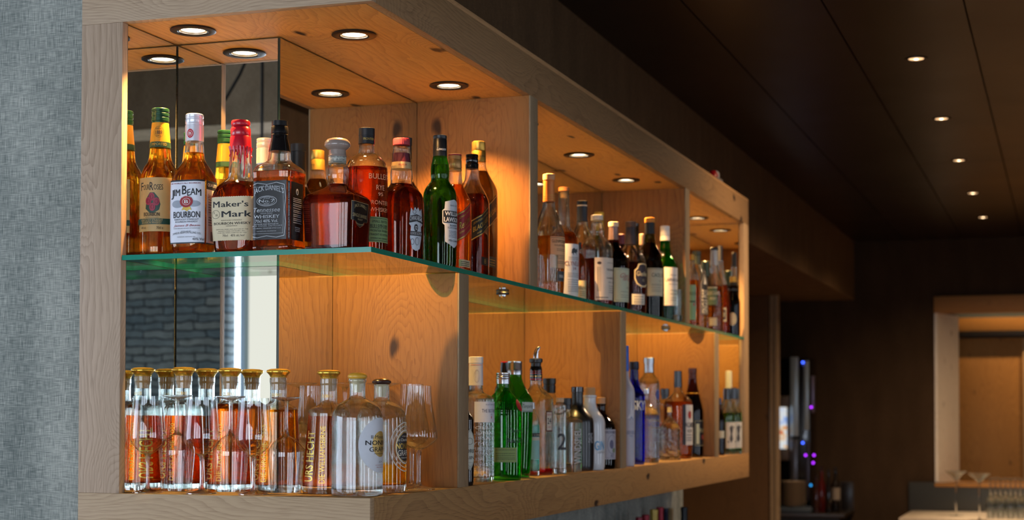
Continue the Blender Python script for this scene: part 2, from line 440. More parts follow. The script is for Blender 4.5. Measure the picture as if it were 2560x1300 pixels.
# ------------------------------------------------------------------ the room
X0, Y0, X2, Y1, YE = -1.3217, 3.04, -1.6406, 3.268, 7.194
XL, XP, YI = -1.9984, -1.898, 7.09
ZB, ZG, ZT, ZTOP, ZBOT = EYE-.1675, EYE+.3372, EYE+.8348, EYE+.9374, EYE-.2713
WX = -1.655                                    # wall plane behind the long side
LOW = EYE+1.43                                 # height of the dark panelled ceiling
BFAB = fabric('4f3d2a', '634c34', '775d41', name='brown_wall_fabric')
GFAB = fabric('5c6562', '8b918a', 'babdb3', amp=1.0, name='grey_wall_fabric')
BFAB2 = fabric('7d6a53', '99846a', 'b39d82', name='brown_soffit_fabric')
WALLP = plain('8d8478', .8)
OAK = dict(light='b08a5e', dark='7f5733', warp=.14, amp=.2)
def st(name, *a, **k): return box(name, *a, kind='structure', **k)
st('floor', -8.2, 5, -3.7, 18.2, -.1, 0, wood('Y', '7a5b3e', '4e3623', .2, .45, .5, 3, '_floor'))
st('wall_core', -8, WX, Y1+.012, 7.36, 0, EYE+1.02, GFAB)
o = st('bulkhead_core', -7.99, WX+.001, Y1+.02, 13.8, EYE+.951, LOW+.03, BFAB); o.name = 'wall_bulkhead'
o['kind'] = 'structure'
st('wall_left', -8.2, -8.0, -3.7, 14.8, 0, 4.2, plain('cfc9bd', .8))
st('wall_right', 3.6, 3.8, -3.7, 18.2, 0, 4.2, BFAB)
# dark ceiling made of long satin panels with open joints
def ceilmat():
    mt, nt, out = newmat('dark_ceiling_panel')
    p = N(nt, 'BsdfPrincipled'); p.inputs['Base Color'].default_value = lin('1d130d'); p.inputs['Roughness'].default_value = .33
    tc = N(nt, 'TexCoord'); nz = N(nt, 'TexNoise'); nz.inputs['Scale'].default_value = 1.3
    mr = N(nt, 'MapRange'); mr.inputs[3].default_value = .26; mr.inputs[4].default_value = .42
    nt.links.new(tc.outputs['Object'], nz.inputs['Vector']); nt.links.new(nz.outputs['Fac'], mr.inputs[0]); nt.links.new(mr.outputs[0], p.inputs['Roughness'])
    nt.links.new(p.outputs[0], out.inputs[0]); return mt
bm = bmesh.new(); xs = [WX, -1.25, -.79, -.325, .15]
for a, b in zip(xs, xs[1:]):
    ys = [Y1, 5.0, 9.6, 13.8]
    for c, d in zip(ys, ys[1:]): bbox(bm, a+.003, b-.003, c+.002, d-.002, LOW, LOW+.02, 0)
bbox(bm, WX, 3.7, Y1, 13.8, LOW+.03, LOW+.08)
o = link('ceiling', bm, ceilmat(), smooth=False); o['kind'] = 'structure'
bm = bmesh.new(); bbox(bm, .15, .2, Y1+.9, 13.8, LOW-.50, LOW+.03)
bbox(bm, .2, 3.6, Y1+.9, 13.8, LOW-.30, LOW-.25)
o = link('wall_soffit', bm, BFAB2, smooth=False); o['kind'] = 'structure'
st('ceiling_front', -8, 3.6, -3.7, Y1, 3.75, 3.85, plain('4a3c30', .8))
st('wall_step', WX, 3.6, Y1-.04, Y1-.001, LOW+.03, 3.75, BFAB)
st('wall_step_left', -8, WX, Y1-.04, Y1+.012, EYE+1.02, 3.75, BFAB)
st('beam_front', -8, 3.6, -1.3, -1.0, EYE+1.49, 3.75, BFAB2)
# wall behind the camera: slate, windows, pale timber piers
Z1w = EYE+1.22
WIN = [(-5.44, -5.33), (-4.55, -3.0), (-2.7, -1.15), (-.85, .7)]
xs = [-8] + [v for w in WIN for v in w] + [3.6]
STN = stone()
sill, head = .75, EYE+1.05
bm = bmesh.new(); bbox(bm, -8, -5.42, -3.7, -3.5, 0, Z1w); bbox(bm, .98, 3.6, -3.7, -3.5, 0, Z1w)
for a, b in ((-5.42, .98),): bbox(bm, a, b, -3.7, -3.5, 0, sill-.05)
o = link('wall_back', bm, STN, smooth=False); o['kind'] = 'structure'
PALE = wood('Z', 'e6e2d6', 'c9c3b4', .6, .6, .5, 5, '_pale')
o = st('wall_back_upper', -8, 3.6, -3.7, -3.5, Z1w, 3.75, BFAB2)
FR = plain('7f97a3', .4)
bm = bmesh.new()
for a, b in ((-4.7, -4.55), (-3.0, -2.7), (-1.15, -.85), (.7, .98)): bbox(bm, a, b, -3.6, -3.44, sill-.05, Z1w)
bbox(bm, -5.42, .98, -3.6, -3.5, head, Z1w)
o = link('trim_1', bm, PALE, smooth=False); o['kind'] = 'structure'
# pale knotty wood pier, the daylight on it put in as emission
def pierglowmat():
    mt, nt, out = newmat('glowing_pier_wood'); L = nt.links
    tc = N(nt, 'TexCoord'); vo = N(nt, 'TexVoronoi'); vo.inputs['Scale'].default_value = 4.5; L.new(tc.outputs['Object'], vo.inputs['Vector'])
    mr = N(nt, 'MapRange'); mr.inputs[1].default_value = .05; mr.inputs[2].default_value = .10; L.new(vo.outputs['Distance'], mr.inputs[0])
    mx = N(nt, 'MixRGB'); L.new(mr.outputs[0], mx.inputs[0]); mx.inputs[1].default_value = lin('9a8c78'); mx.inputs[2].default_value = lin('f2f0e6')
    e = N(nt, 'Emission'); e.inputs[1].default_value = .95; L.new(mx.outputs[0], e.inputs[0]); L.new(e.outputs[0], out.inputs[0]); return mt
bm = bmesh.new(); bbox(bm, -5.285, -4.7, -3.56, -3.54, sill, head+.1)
o = link('window_9', bm, pierglowmat(), smooth=False); o['kind'] = 'structure'
for i, (a, b) in enumerate(WIN):
    r = empty('window_%d' % (i+1), ((a+b)/2, -3.55, sill), kind='structure')
    def part(nm, bm_, mt_):
        o = link(nm, bm_, mt_, None, smooth=False); o.parent = r; o.matrix_parent_inverse = Matrix.Translation(-r.location); return o
    bm = bmesh.new(); v = [bm.verts.new(c) for c in ((a, -3.6, sill), (b, -3.6, sill), (b, -3.6, head), (a, -3.6, head))]; bm.faces.new(v[::-1])
    part('pane', bm, emit('dfecff', WINDOW_LIGHT if i else WINDOW_LIGHT*.5))
    bm = bmesh.new(); t = .03
    for q in ((a-.0, a+t) if i else (a, a+.004), (b-t if i else b, b if i else b+.035)): bbox(bm, q[0], q[1], -3.6, -3.5, sill, head)
    if i:
        bbox(bm, (a+b)/2-.025, (a+b)/2+.025, -3.6, -3.52, sill, head)
        bbox(bm, a, b, -3.6, -3.5, head-.04, head)
    bbox(bm, a, b, -3.6, -3.5, sill-.03, sill)
    part('window_frame', bm, FR)
# large daylight window in the left wall
r = empty('window_5', (-8, .2, .6), kind='structure')
bm = bmesh.new(); v = [bm.verts.new(c) for c in ((-7.99, -2.6, .6), (-7.99, 2.6, .6), (-7.99, 2.6, 2.8), (-7.99, -2.6, 2.8))]; bm.faces.new(v)
o = link('pane', bm, emit('d6e6ff', WINDOW_LIGHT*.8), None, smooth=False); o.parent = r; o.matrix_parent_inverse = Matrix.Translation(-r.location)
bm = bmesh.new()
for y in (-2.6, -.9, .85, 2.55): bbox(bm, -7.99, -7.93, y, y+.05, .6, 2.8)
bbox(bm, -7.99, -7.93, -2.6, 2.6, .55, .6); bbox(bm, -7.99, -7.93, -2.6, 2.6, 2.8, 2.85)
o = link('window_frame', bm, FR, None, smooth=False); o.parent = r; o.matrix_parent_inverse = Matrix.Translation(-r.location)

for i, (ya, yb) in enumerate(((-2.4, -1.9), (-.3, .15), (1.8, 2.25), (3.9, 4.3), (6.0, 6.35))):
    r = empty('window_%d' % (10+i), (3.6, (ya+yb)/2, .7), kind='structure')
    bm = bmesh.new(); v = [bm.verts.new(c) for c in ((3.59, ya, .7), (3.59, yb, .7), (3.59, yb, 2.7), (3.59, ya, 2.7))]; bm.faces.new(v[::-1])
    o = link('pane', bm, emit('e2edff', WINDOW_LIGHT*.9), None, smooth=False); o.parent = r; o.matrix_parent_inverse = Matrix.Translation(-r.location)
    bm = bmesh.new()
    for y in (ya-.05, (ya+yb)/2-.025, yb): bbox(bm, 3.53, 3.6, y, y+.05, .65, 2.75)
    bbox(bm, 3.53, 3.6, ya, yb, .65, .7); bbox(bm, 3.53, 3.6, ya, yb, 2.7, 2.75)
    o = link('window_frame', bm, FR, None, smooth=False); o.parent = r; o.matrix_parent_inverse = Matrix.Translation(-r.location)

# ------------------------------------------------------------------ the oak display cabinet
cab = empty('display_cabinet', (X0, Y0, ZBOT), 0, 'long oak display cabinet wrapping the wall corner, mirrored inside, full of lit bottles', 'cabinet')
def part(nm, x0, x1, y0, y1, z0, z1, mt, bev=.0012, label=None):
    o = box(nm, x0, x1, y0, y1, z0, z1, mt, None, bev); o.parent = cab; o.matrix_parent_inverse = Matrix.Translation(-cab.location)
    if label: o['label'] = label
    return o
FT = .022
part('top_fascia', XL, X0, Y0, Y0+FT, ZT, ZTOP, wood('X', 'b19a7d', '806850', .6, seed=1, tag='_a', amp=.42, warp=.16, freq=1.2))
part('top_fascia', X0-FT, X0, Y0+FT, YE, ZT, ZTOP, wood('Y', '957550', '5a4229', 1, seed=2, tag='_b', freq=.8, warp=.2))
part('bottom_fascia', XL, X0, Y0, Y0+FT, ZBOT, ZB, wood('X', 'b59b79', '8a6e50', .3, seed=3, tag='_c', freq=1.2, amp=.42, warp=.18))
part('bottom_fascia', X0-FT, X0, Y0+FT, YE, ZBOT, ZB, wood('Y', 'a67f4e', '67462a', 1, seed=4, tag='_d', freq=.6))
part('corner_post', XL, XP, Y0, Y0+FT, ZB, ZT, wood('Z', 'b7a088', '877058', 1, seed=5.35, tag='_e', warp=.14, amp=.45), label='pale oak end post with knots beside the grey wall')
part('end_post', X0-FT, X0, YI, YE, ZB, ZT, wood('Z', 'ab8e69', '7a5d3e', .8, seed=6, tag='_f'))
part('side_panel', XL, XP-.005, Y0+FT, Y1, ZB, ZT, wood('Z', **OAK))
part('side_panel', WX+.001, X0-FT, YI+.005, YE, ZB, ZT, wood('Z', **OAK))
part('bottom_board', XL, X0-FT, Y0+FT, Y1+.012, ZBOT, ZB, wood('Y', 'b8905c', '875c30', .5, seed=7, tag='_g'))
part('bottom_board', X2-.012, X0-FT, Y1+.012, YE, ZBOT, ZB, wood('Y', 'b8905c', '875c30', .5, seed=7, tag='_g'))
part('top_cover', XL, X0, Y0, Y1+.012, ZTOP, ZTOP+.012, wood('Y', **OAK))
part('top_cover', WX+.001, X0, Y1+.012, YE, ZTOP, ZTOP+.012, wood('Y', **OAK))
# soffit board with real recesses for the downlights
SPOTS = [(-1.791, 3.150)] + [(-1.476, y) for y in (3.298, 3.885, 4.472, 5.06, 5.656, 6.25, 6.843)]
bm = bmesh.new(); bbox(bm, XL, X0-FT, Y0+FT, Y1+.012, ZT, ZT+.03); bbox(bm, X2-.012, X0-FT, Y1+.0125, YE, ZT, ZT+.03)
SOF = wood('Y', 'cf9a52', '87581f', 1, seed=8, tag='_soffit', freq=.7, warp=.22, amp=.32)
sof = link('soffit_board', bm, SOF, None, smooth=False)
bm = bmesh.new()
for x, y in SPOTS: lathe(bm, [(ZT-.02, .0372), (ZT+.06, .0372)], 40, cx=x, cy_=y)
cut = link('cutter', bm, SOF, None, smooth=False)
md = sof.modifiers.new('b', 'BOOLEAN'); md.object = cut; md.operation = 'DIFFERENCE'; md.solver = 'EXACT'
me = bpy.data.meshes.new_from_object(sof.evaluated_get(bpy.context.evaluated_depsgraph_get()))
sof.modifiers.clear(); sof.data = me; bpy.data.objects.remove(cut)
sof.parent = cab; sof.matrix_parent_inverse = Matrix.Translation(-cab.location)
# uprights between the bays, staggered above and below the glass
DV = wood('Z', 'c09a72', '8c6540', .55, seed=9, tag='_divider')
DE = wood('Z', '9c8769', '6f5b42', .2, seed=10, tag='_edge', freq=2)
for y0, y1, z0, z1, nm in ((4.078, 4.142, ZG+.0004, ZT, 'upper_divider'), (5.932, 6.0, ZG+.0004, ZT, 'upper_divider'),
                           (3.548, 3.612, ZB, ZG-.0115, 'lower_divider'), (5.003, 5.065, ZB, ZG-.0115, 'lower_divider'), (6.462, 6.536, ZB, ZG-.0115, 'lower_divider')):
    o = part(nm, X2+.0005, X0-.004, y0, y1, z0, z1, wood('Z', 'a06c38', '653c1b', .9, seed=9+y0, tag='_divider', freq=.9, warp=.085, amp=.3))
    part('divider_edge', X0-.004, X0, y0, y1, z0, z1, DE, .0004)
# mirror panels
def mirmat():
    mt, nt, out = newmat('mirror_silver')
    g = N(nt, 'BsdfGlossy'); g.inputs['Color'].default_value = (.86, .89, .87, 1); g.inputs['Roughness'].default_value = 0.0
    nt.links.new(g.outputs[0], out.inputs[0]); return mt
MIR = mirmat(); MEDGE = plain('16281f', .2, spec=.6)
def mirror(x0, x1, y0, y1, z0, z1, face):
    bm = bmesh.new(); bbox(bm, x0, x1, y0, y1, z0, z1); bm.normal_update()
    for f in bm.faces: f.material_index = 0 if f.normal.dot(Vector(face)) > .9 else 1
    o = link('mirror_panel', bm, [MIR, MEDGE], None, smooth=False); o.parent = cab; o.matrix_parent_inverse = Matrix.Translation(-cab.location)
g = .003
for za, zb in ((ZB+.001, ZG-.011), (ZG-.0005, ZT-g)):
    mirror(XP-.005, XP, Y0+FT, Y1-.005, za, zb, (1, 0, 0))
    mirror(XP+.002, X2-.0055, Y1, Y1+.005, za, zb, (0, -1, 0))
    mirror(X2-.005, X2, Y1+.001, YI-.005, za, zb, (1, 0, 0))
    mirror(X2+.001, X0-FT-.002, YI, YI+.005, za, zb, (0, -1, 0))
# ------------------------------------------------------------------ the glass shelf, in two lengths
SHF = thin('eef8f2', 1.5); SEDGE = plain('0f8c74', .15, spec=.6, coat=.3)
def glass_shelf(polys, label):
    z1 = ZG; z0 = ZG-.0105; bm = bmesh.new()
    top = [bm.verts.new((x, y, z1)) for x, y in polys]; bot = [bm.verts.new((x, y, z0)) for x, y in polys]
    bm.faces.new(top); bm.faces.new(bot[::-1]); n = len(polys)
    for i in range(n):
        f = bm.faces.new((bot[i], bot[(i+1) % n], top[(i+1) % n], top[i])); f.material_index = 1
    o = link('glass_shelf', bm, [SHF, SEDGE], None, smooth=False); return tag(o, label, 'shelf', 'glass shelf sheets')
GX = X0-.001; YJ = 5.035
glass_shelf([(XP+.001, Y0+.003), (GX, Y0+.003), (GX, YJ-.0008), (X2+.001, YJ-.0008), (X2+.001, Y1-.001), (XP+.001, Y1-.001)], 'green-edged glass shelf sheet turning the cabinet corner under the whiskey bottles')
glass_shelf([(X2+.001, YJ+.0008), (GX, YJ+.0008), (GX, YI-.001), (X2+.001, YI-.001)], 'green-edged glass shelf sheet at the far end of the cabinet')
for i, y in enumerate((4.155, 6.045)):
    t = empty('shelf_fitting', (-1.424, y, ZG-.011), 0, ('round chrome and black fitting under the glass shelf, nearer one' if i == 0 else 'round chrome and black fitting under the glass shelf, farther one'), 'fitting', 'shelf fittings')
    bm = bmesh.new(); lathe(bm, [(-.007, .016), (-.005, .0175), (-.001, .0175), (0, .016)], 32); link('disc', bm, plain('15171a', .25), t)
    bm = bmesh.new(); lathe(bm, [(-.015, .003), (-.0145, .007), (-.011, .010), (-.007, .010)], 32); link('screw', bm, plain('d8dde0', .12, 1), t)

# ------------------------------------------------------------------ downlights
TRIM = plain('2e2722', .38, .5); REFL = plain('e9e2d4', .25, .6); BULB = emit('ffe2b8', 14.0); BULB2 = emit('ffcf95', 9.0)
def spot(root, loc, w, r=.02, ang=160, col=(1., .51, .155)):
    ld = bpy.data.lights.new('beam', 'SPOT'); ld.energy = w; ld.color = col; ld.spot_size = math.radians(ang); ld.spot_blend = .8; ld.shadow_soft_size = r
    lo = bpy.data.objects.new('beam', ld); C.objects.link(lo); lo.parent = root; lo.location = loc
def downlight(x, y, z, s, w, label, group, ceil=False):
    t = empty('downlight', (x, y, z), 0, label, 'light', group)
    bm = bmesh.new(); lathe(bm, [(a*s, b*s) for a, b in ((.004, .035), (-.0004, .0355), (-.0005, .0485), (-.0035, .0495), (-.005, .0465), (-.0052, .034), (-.0035, .0325), (-.0045, .031), (.0, .0285), (.004, .0285), (.004, .035))], 56, close=False)
    link('trim_ring', bm, TRIM, t)
    bm = bmesh.new(); lathe(bm, [(-.0040*s, .0300*s), (.0, .0285*s), (.004*s, .0282*s)], 48, close=False); link('reflector', bm, REFL, t)
    bm = bmesh.new(); lathe(bm, [(-.0012*s, .0284*s), (-.0022*s, .0276*s), (-.0022*s, .0266*s), (-.0008*s, .0262*s)], 48, close=False); link('clip_ring', bm, plain('8a7a68', .3, .8), t)
    bm = bmesh.new(); lathe(bm, [(-.0002*s, .0005), (.0008*s, .016*s), (.0025*s, .0272*s), (.004*s, .0278*s)], 48, close=True); link('lamp_lens', bm, BULB, t)
    bm = bmesh.new(); lathe(bm, [(.004*s, .036*s), (.026*s, .036*s)] if not ceil else [(.004*s, .036*s), (.019*s, .036*s)], 32, close=False); link('housing', bm, TRIM, t)
    spot(t, (0, 0, -.004), w, .006, 112)
    return t
DL = ['round black-rimmed downlight in the cabinet top above the yellow-necked bottle', 'round black-rimmed downlight at the front corner of the cabinet top', 'round black-rimmed downlight just before the first tall upright',
      'round black-rimmed downlight hidden just behind the first tall upright', 'round black-rimmed downlight above the second bay of whiskies, nearer one', 'round black-rimmed downlight above the second bay of whiskies, farther one',
      'round black-rimmed downlight just behind the second tall upright', 'round black-rimmed downlight at the far end of the cabinet top']
for (x, y), lb in zip(SPOTS, DL): downlight(x, y, ZT, 1., SPOT_W, lb, 'cabinet downlights')
CL = ['nearest recessed spotlight in the dark ceiling', 'second recessed spotlight in the dark ceiling', 'third recessed spotlight in the dark ceiling, middle of the row', 'fourth recessed spotlight in the dark ceiling', 'farthest recessed spotlight in the dark ceiling by the end wall']
for i, y in enumerate((6.75, 8.16, 9.53, 10.97, 12.34)):
    t = empty('ceiling_spotlight', (-.56, y, LOW), 0, CL[i], 'light', 'ceiling spotlights')
    bm = bmesh.new(); lathe(bm, [(.0, .046), (-.004, .045), (-.004, .036), (.0, .034)], 40, close=False); link('trim_ring', bm, plain('3a2f27', .3, .6), t)
    bm = bmesh.new(); lathe(bm, [(-.0002, .034), (-.0015, .030)], 40, close=False); link('reflector', bm, plain('c9a985', .25, 1), t)
    bm = bmesh.new(); lathe(bm, [(-.003, .002), (-.002, .017), (-.0015, .030)], 30); link('lamp_lens', bm, emit('ffc890', 1.6), t)
    bm = bmesh.new(); lathe(bm, [(-.005, .001), (-.0035, .008), (-.002, .009)], 24); link('bulb', bm, emit('ffe0b0', 10.), t)
    spot(t, (0, 0, -.01), ROOM_W, .03, 150, (1, .66, .38))
# ------------------------------------------------------------------ bottles: shared materials
CLR = thin('fbfdfc'); HGL = liquid('fafcfb', 1.47, .14); GRN = thin('6fcf62'); OLV = thin('9aa23a'); BLU = thin('1c46c8'); DGL = thin('8a5a34')
AMB = liquid('ffcf66', see=.15); AMB2 = liquid('f5b444', see=.15); AMBD = liquid('cc7a2a', see=.15); REDA = liquid('e08a30', see=.15); DRK = liquid('8a4a22', see=.15)
PALE_L = liquid('f6cf7a', see=.3); WAT = liquid('fbfcfd', 1.34, .25); TEAL = liquid('b6ece6', 1.34, .3); GLQ = liquid('8ff08c', 1.34, .35); GLQ2 = liquid('86e88a', 1.34, .35); OLQ = liquid('8c7a22', see=.3)
GBASE = liquid('f4f6f2', 1.5, .25)
BLK = plain('0c0c0e', .3); BLKG = plain('0b0b0d', .12, coat=.6); WHT = plain('eceae6', .4); GOLD = plain('d8a437', .2, 1); GOLDM = plain('c99a45', .35, .9); SIL = plain('c8ccd0', .25, 1)
CORK = plain('c79b6b', .8); CREAM = plain('e9dcc0', .5); RED = plain('c8102a', .3, coat=.4); MAROON = plain('6e2030', .4)
INK = plain('14161a', .6); INKR = plain('9c1b24', .6); WINK = plain('f2f2ee', .5); GINK = plain('d9b45a', .35, .7); GLW = plain('dfe6ea', .35)
def T(mi, s, x, y, h, w=None, **o): return ('t', mi, s, x, y, h, w, o)
def Rc(mi, x0, x1, y0, y1): return ('p', mi, [(x0, y0), (x1, y0), (x1, y1), (x0, y1)])
def lines(mi, x, ys, h, w, seeds=0):
    rnd = random.Random(seeds+3); out = []
    for y in ys:
        a = x-w/2
        while a < x+w/2-.03:
            b = min(x+w/2, a+rnd.uniform(.05, .16)); out.append([(a, y-h/2), (b, y-h/2), (b, y+h/2), (a, y+h/2)]); a = b+.03
    return [('m', mi, out)]
XF = -1.372                                     # front row along the long side
SF = 3.098                                      # front row along the short side
W_ = 'whiskey bottles on the glass shelf'

# ---- upper shelf, short side
bottle('whiskey_bottle', 'round bottle with yellow neck, dark green screw cap and tan label with red roses', 396, ('Y', 3.122), ZG,
    [(294, 20), (330, 23), (362, 26), (386, 28), (398, 33), (412, 42), (430, 49), (450, 50), (600, 50), (622, 50), (632, 46)], CLR, fill=356, liq=AMB,
    caps=[('screw_cap', plain('14452c', .3, .3, .4), [(258, 20), (260, 22), (266, 22), (267, 21), (270, 21), (271, 22), (277, 22), (278, 21), (281, 21), (282, 22), (290, 22), (291, 20.5), (296, 20.5)]),
          ('neck_sleeve', plain('e39a1c', .4), [(295, 21), (344, 25.3)], {'items': ([('ring', 0, ell(0, .5, .9, .5), .0005), T(0, 'EXCEPTIONAL', 0, .78, .14, .62), T(0, '1888', 0, .45, .34, .62, bold=.02), T(0, 'QUALITY', 0, .16, .13, .5)], [plain('2c2f1e', .5)], -68, (305, 334), 27)}),
          ('neck_band', plain('16402f', .4), [(344, 25.6), (358, 26.8)], {'items': ([T(0, 'IMPORTED', 0, .5, .5, 1.)], [GINK], -66, (344, 357), 40)})],
    labels=[dict(x=(347, None), y=(437, 571), off=15, mats=[plain('cba566', .5), INK, plain('a01c3c', .5), plain('1d4434', .5), plain('d8b878', .5), plain('7a1228', .5)], items=[
        ('p', 0, RECT), T(1, 'F', -.66, .835, .15, .085, bold=.02), T(1, 'OUR', -.40, .82, .1, .165, bold=.02), T(1, 'R', -.13, .835, .15, .09, bold=.02), T(1, 'OSES', .18, .82, .1, .21, bold=.02),
        ('p', 3, [(-.36, .62), (-.2, .72), (.0, .72), (.2, .62), (.28, .5), (.22, .4), (.0, .34), (-.2, .34), (-.42, .42)])]
        + [('p', 2, ell(a, b, .14, .075)) for a, b in ((-.12, .64), (-.27, .56), (.1, .55), (-.08, .45))] + [('ring', 5, ell(a, b, .08, .04, 14), .0008) for a, b in ((-.12, .64), (-.27, .56), (.1, .55), (-.08, .45))]
        + [T(1, 'BOURBON', -.12, .315, .07, .36, bold=.02), Rc(1, -.4, .2, .255, .26), Rc(3, -1, 1, .13, .265-.03), T(4, 'KENTUCKY STRAIGHT', -.12, .205, .042, .5, bold=.02), T(4, 'BOURBON WHISKEY', -.12, .16, .042, .45, bold=.02), T(1, '40% vol', -.5, .065, .04, .12), T(1, '70cl e', .25, .065, .05, .14)])], group=W_)
bottle('whiskey_bottle', 'squared amber bottle with white cap, red wax seal and large white front label', 482, ('Y', 3.105), ZG,
    [(344, 22, 2), (372, 24, 2), (392, 26, 2), (404, 33, 2.3), (420, 46, 3), (438, 55, 3.6), (455, 57.5, 4), (585, 57.5, 4), (603, 56.5, 4), (618, 53, 3.5), (631, 46, 3)], CLR, fill=374, liq=AMB, n0=4,
    caps=[('screw_cap', plain('e2e6ee', .28, .2, .4), [(276, 20), (278, 22.5), (286, 22.5), (287, 21.8), (289, 21.8), (290, 22.8), (301, 22.8), (302, 22), (304, 22), (305, 23), (345, 23)], {'items': ([('p', 0, ell(0, .55, .8, .42)), ('ring', 1, ell(0, .55, .55, .28), .0006), T(1, 'B', 0, .55, .26, .3, bold=.03)], [RED, WINK], -88, (315, 342), 22)})],
    labels=[dict(name='front_label', x=(423, 508), y=(447, 605), mats=[plain('dfe4ee', .45), plain('10222f', .5), INKR, plain('c8a94e', .4, .5), INK, WINK, plain('9aa4b0', .5)], items=[
        ('p', 0, RECT), Rc(1, -1, 1, .975, 1), Rc(1, -1, 1, 0, .018), T(2, "THE WORLD'S No.1 BOURBON", -.05, .945, .022, .8, bold=.02),
        T(4, 'J', -.68, .77, .15, .08, bold=.03), T(4, 'IM', -.42, .80, .105, .16, bold=.03), T(4, 'B', -.04, .84, .14, .12, bold=.03), T(4, 'EAM', .45, .79, .105, .34, bold=.03, bow=.02),
        ('p', 6, ell(-.4, .62, .3, .06)), ('p', 6, ell(.45, .62, .3, .05)), ('p', 3, [(-.18, .52), (-.0, .62), (.2, .62), (.33, .52), (.2, .53), (.1, .5), (-.04, .53)]),
        ('p', 2, ell(.07, .655, .33, .092, 18)), ('ring', 5, ell(.07, .655, .2, .056), .0007), T(5, 'B', .07, .655, .055, .1, bold=.03), T(5, 'JIM BEAM', .07, .72, .018, .2, bow=.02),
        T(4, 'BOURBON', .07, .45, .1, .66, bold=.02), T(4, 'KENTUCKY STRAIGHT', .07, .375, .028, .6), T(4, 'BOURBON WHISKEY', .07, .338, .028, .55),
        T(2, 'James B Beam', .07, .275, .045, .66, shear=.4), T(4, 'NONE GENUINE WITHOUT MY SIGNATURE', .07, .235, .013, .65), T(4, 'DISTILLED BY', .07, .19, .014, .25), T(4, 'JAMES B. BEAM DISTILLING CO.', .07, .145, .04, .7, bow=.02), T(4, 'FRANKFORT, KENTUCKY USA', .07, .1, .016, .45), T(4, '40% Vol', .66, .065, .04, .28)]),
        dict(name='side_label', x=(512, 541), y=(447, 605), mats=[plain('d9d4d0', .45), plain('0f1a22', .5), WINK, INKR, INK], items=[('p', 0, RECT), Rc(1, -1, 1, .86, 1), Rc(1, -1, 1, 0, .018), T(2, 'QUALITY', .0, .93, .06, .85, bold=.03), T(3, 'Since 1795', 0, .76, .07, .8, shear=.3)] + lines(4, 0, [.7, .66, .62, .58, .54, .5, .42, .38, .34, .3], .012, 1.4, 1) + [('m', 4, [[(-.3+.08*i, .05), (-.26+.08*i, .05), (-.26+.08*i, .2), (-.3+.08*i, .2)] for i in range(9)])])], group=W_)
def wax_drips(root, K, ybot, cx, pts):
    for i, (ang, y0, y1, r) in enumerate(pts):
        pass
r_, K_, P_ = bottle('whiskey_bottle', 'squared amber bottle dipped in dripping red wax with cream deckle-edged label', 598, ('Y', 3.122), ZG,
    [(300, 22, 2), (366, 26, 2), (410, 29, 2), (432, 29, 2), (442, 36, 2.6), (455, 54, 3.4), (470, 65, 4.4), (486, 71, 5), (560, 69, 5), (615, 64, 5), (628, 59, 4)], CLR, fill=448, liq=REDA, n0=5,
    caps=[('wax_seal', RED, [(290, 16), (291, 22), (294, 23.6), (300, 23.8), (304, 23), (306, 21.5), (309, 23), (312, 25), (329, 25.3), (330, 24.6), (333, 26), (350, 26.6), (363, 27.6), (366, 27.4)])],
    labels=[dict(x=(521, 630), y=(489, 596), mats=[plain('d9cba6', .6), INK, plain('d9cba6', .6)], items=[('p', 0, [(-1, 0)] + [(-1+.05*i, .0 - (.012 if i % 2 else 0)) for i in range(1, 40)] + [(1, 0), (1, 1)] + [(1-.05*i, 1 + (.012 if i % 2 else 0)) for i in range(1, 40)] + [(-1, 1)]),
        T(1, "M", -.62, .83, .14, .16, bold=.035), T(1, "aker's", .17, .83, .13, .58, bold=.035), T(1, 'Mark', .25, .6, .14, .64, bold=.035), ('ring', 1, ell(-.66, .6, .2, .1), .0007), T(1, 'S', -.73, .64, .05), T(1, 'IV', -.6, .58, .05),
        T(1, 'KENTUCKY STRAIGHT', .05, .455, .025, .45), T(1, 'BOURBON WHISKY', .05, .385, .058, .8, bold=.02), T(1, 'HANDMADE', .05, .325, .025, .25), T(1, 'DISTILLED, AGED AND BOTTLED BY THE', .05, .245, .022, .7), T(1, "MAKER'S MARK DISTILLERY, INC.", .05, .205, .022, .6), T(1, 'STAR HILL FARM, LORETTO, KY, USA', .05, .165, .022, .64), T(1, '70cl', -.25, .105, .05, .12), T(1, '45% alc./vol', .3, .105, .05, .3)])], group=W_)
bm = bmesh.new()
for ang, y0, y1, w0 in ((-100, 358, 396, 4.6), (-80, 358, 382, 5.5), (-62, 358, 404, 4.8), (-44, 358, 438, 4.2), (-24, 358, 388, 5.5), (-2, 358, 402, 4.6), (40, 358, 384, 6), (85, 358, 398, 5), (130, 358, 386, 6), (180, 358, 400, 5), (225, 358, 384, 6)):
    a = math.radians(ang); pts = []; rr = []
    for i in range(13):
        u_ = i/12; y = y0+(y1-y0)*u_; hw = (25.6+2.6*min(1, (y-358)/50))*K_
        pts.append((hw*math.cos(a+.05*math.sin(4*u_)), hw*math.sin(a+.05*math.sin(4*u_)), (628-y)*K_)); rr.append(w0*K_*(1.0-.75*min(1, u_*1.6) if u_ < .72 else (.30+.22*math.sin((u_-.72)/.28*math.pi) if i < 12 else .05)))
    tube(bm, pts, rr, 12)
o = link('wax_drip', bm, RED, r_, sharp=80)
JDP = plain('0d0f11', .32); JDW = plain('c9ced2', .45)
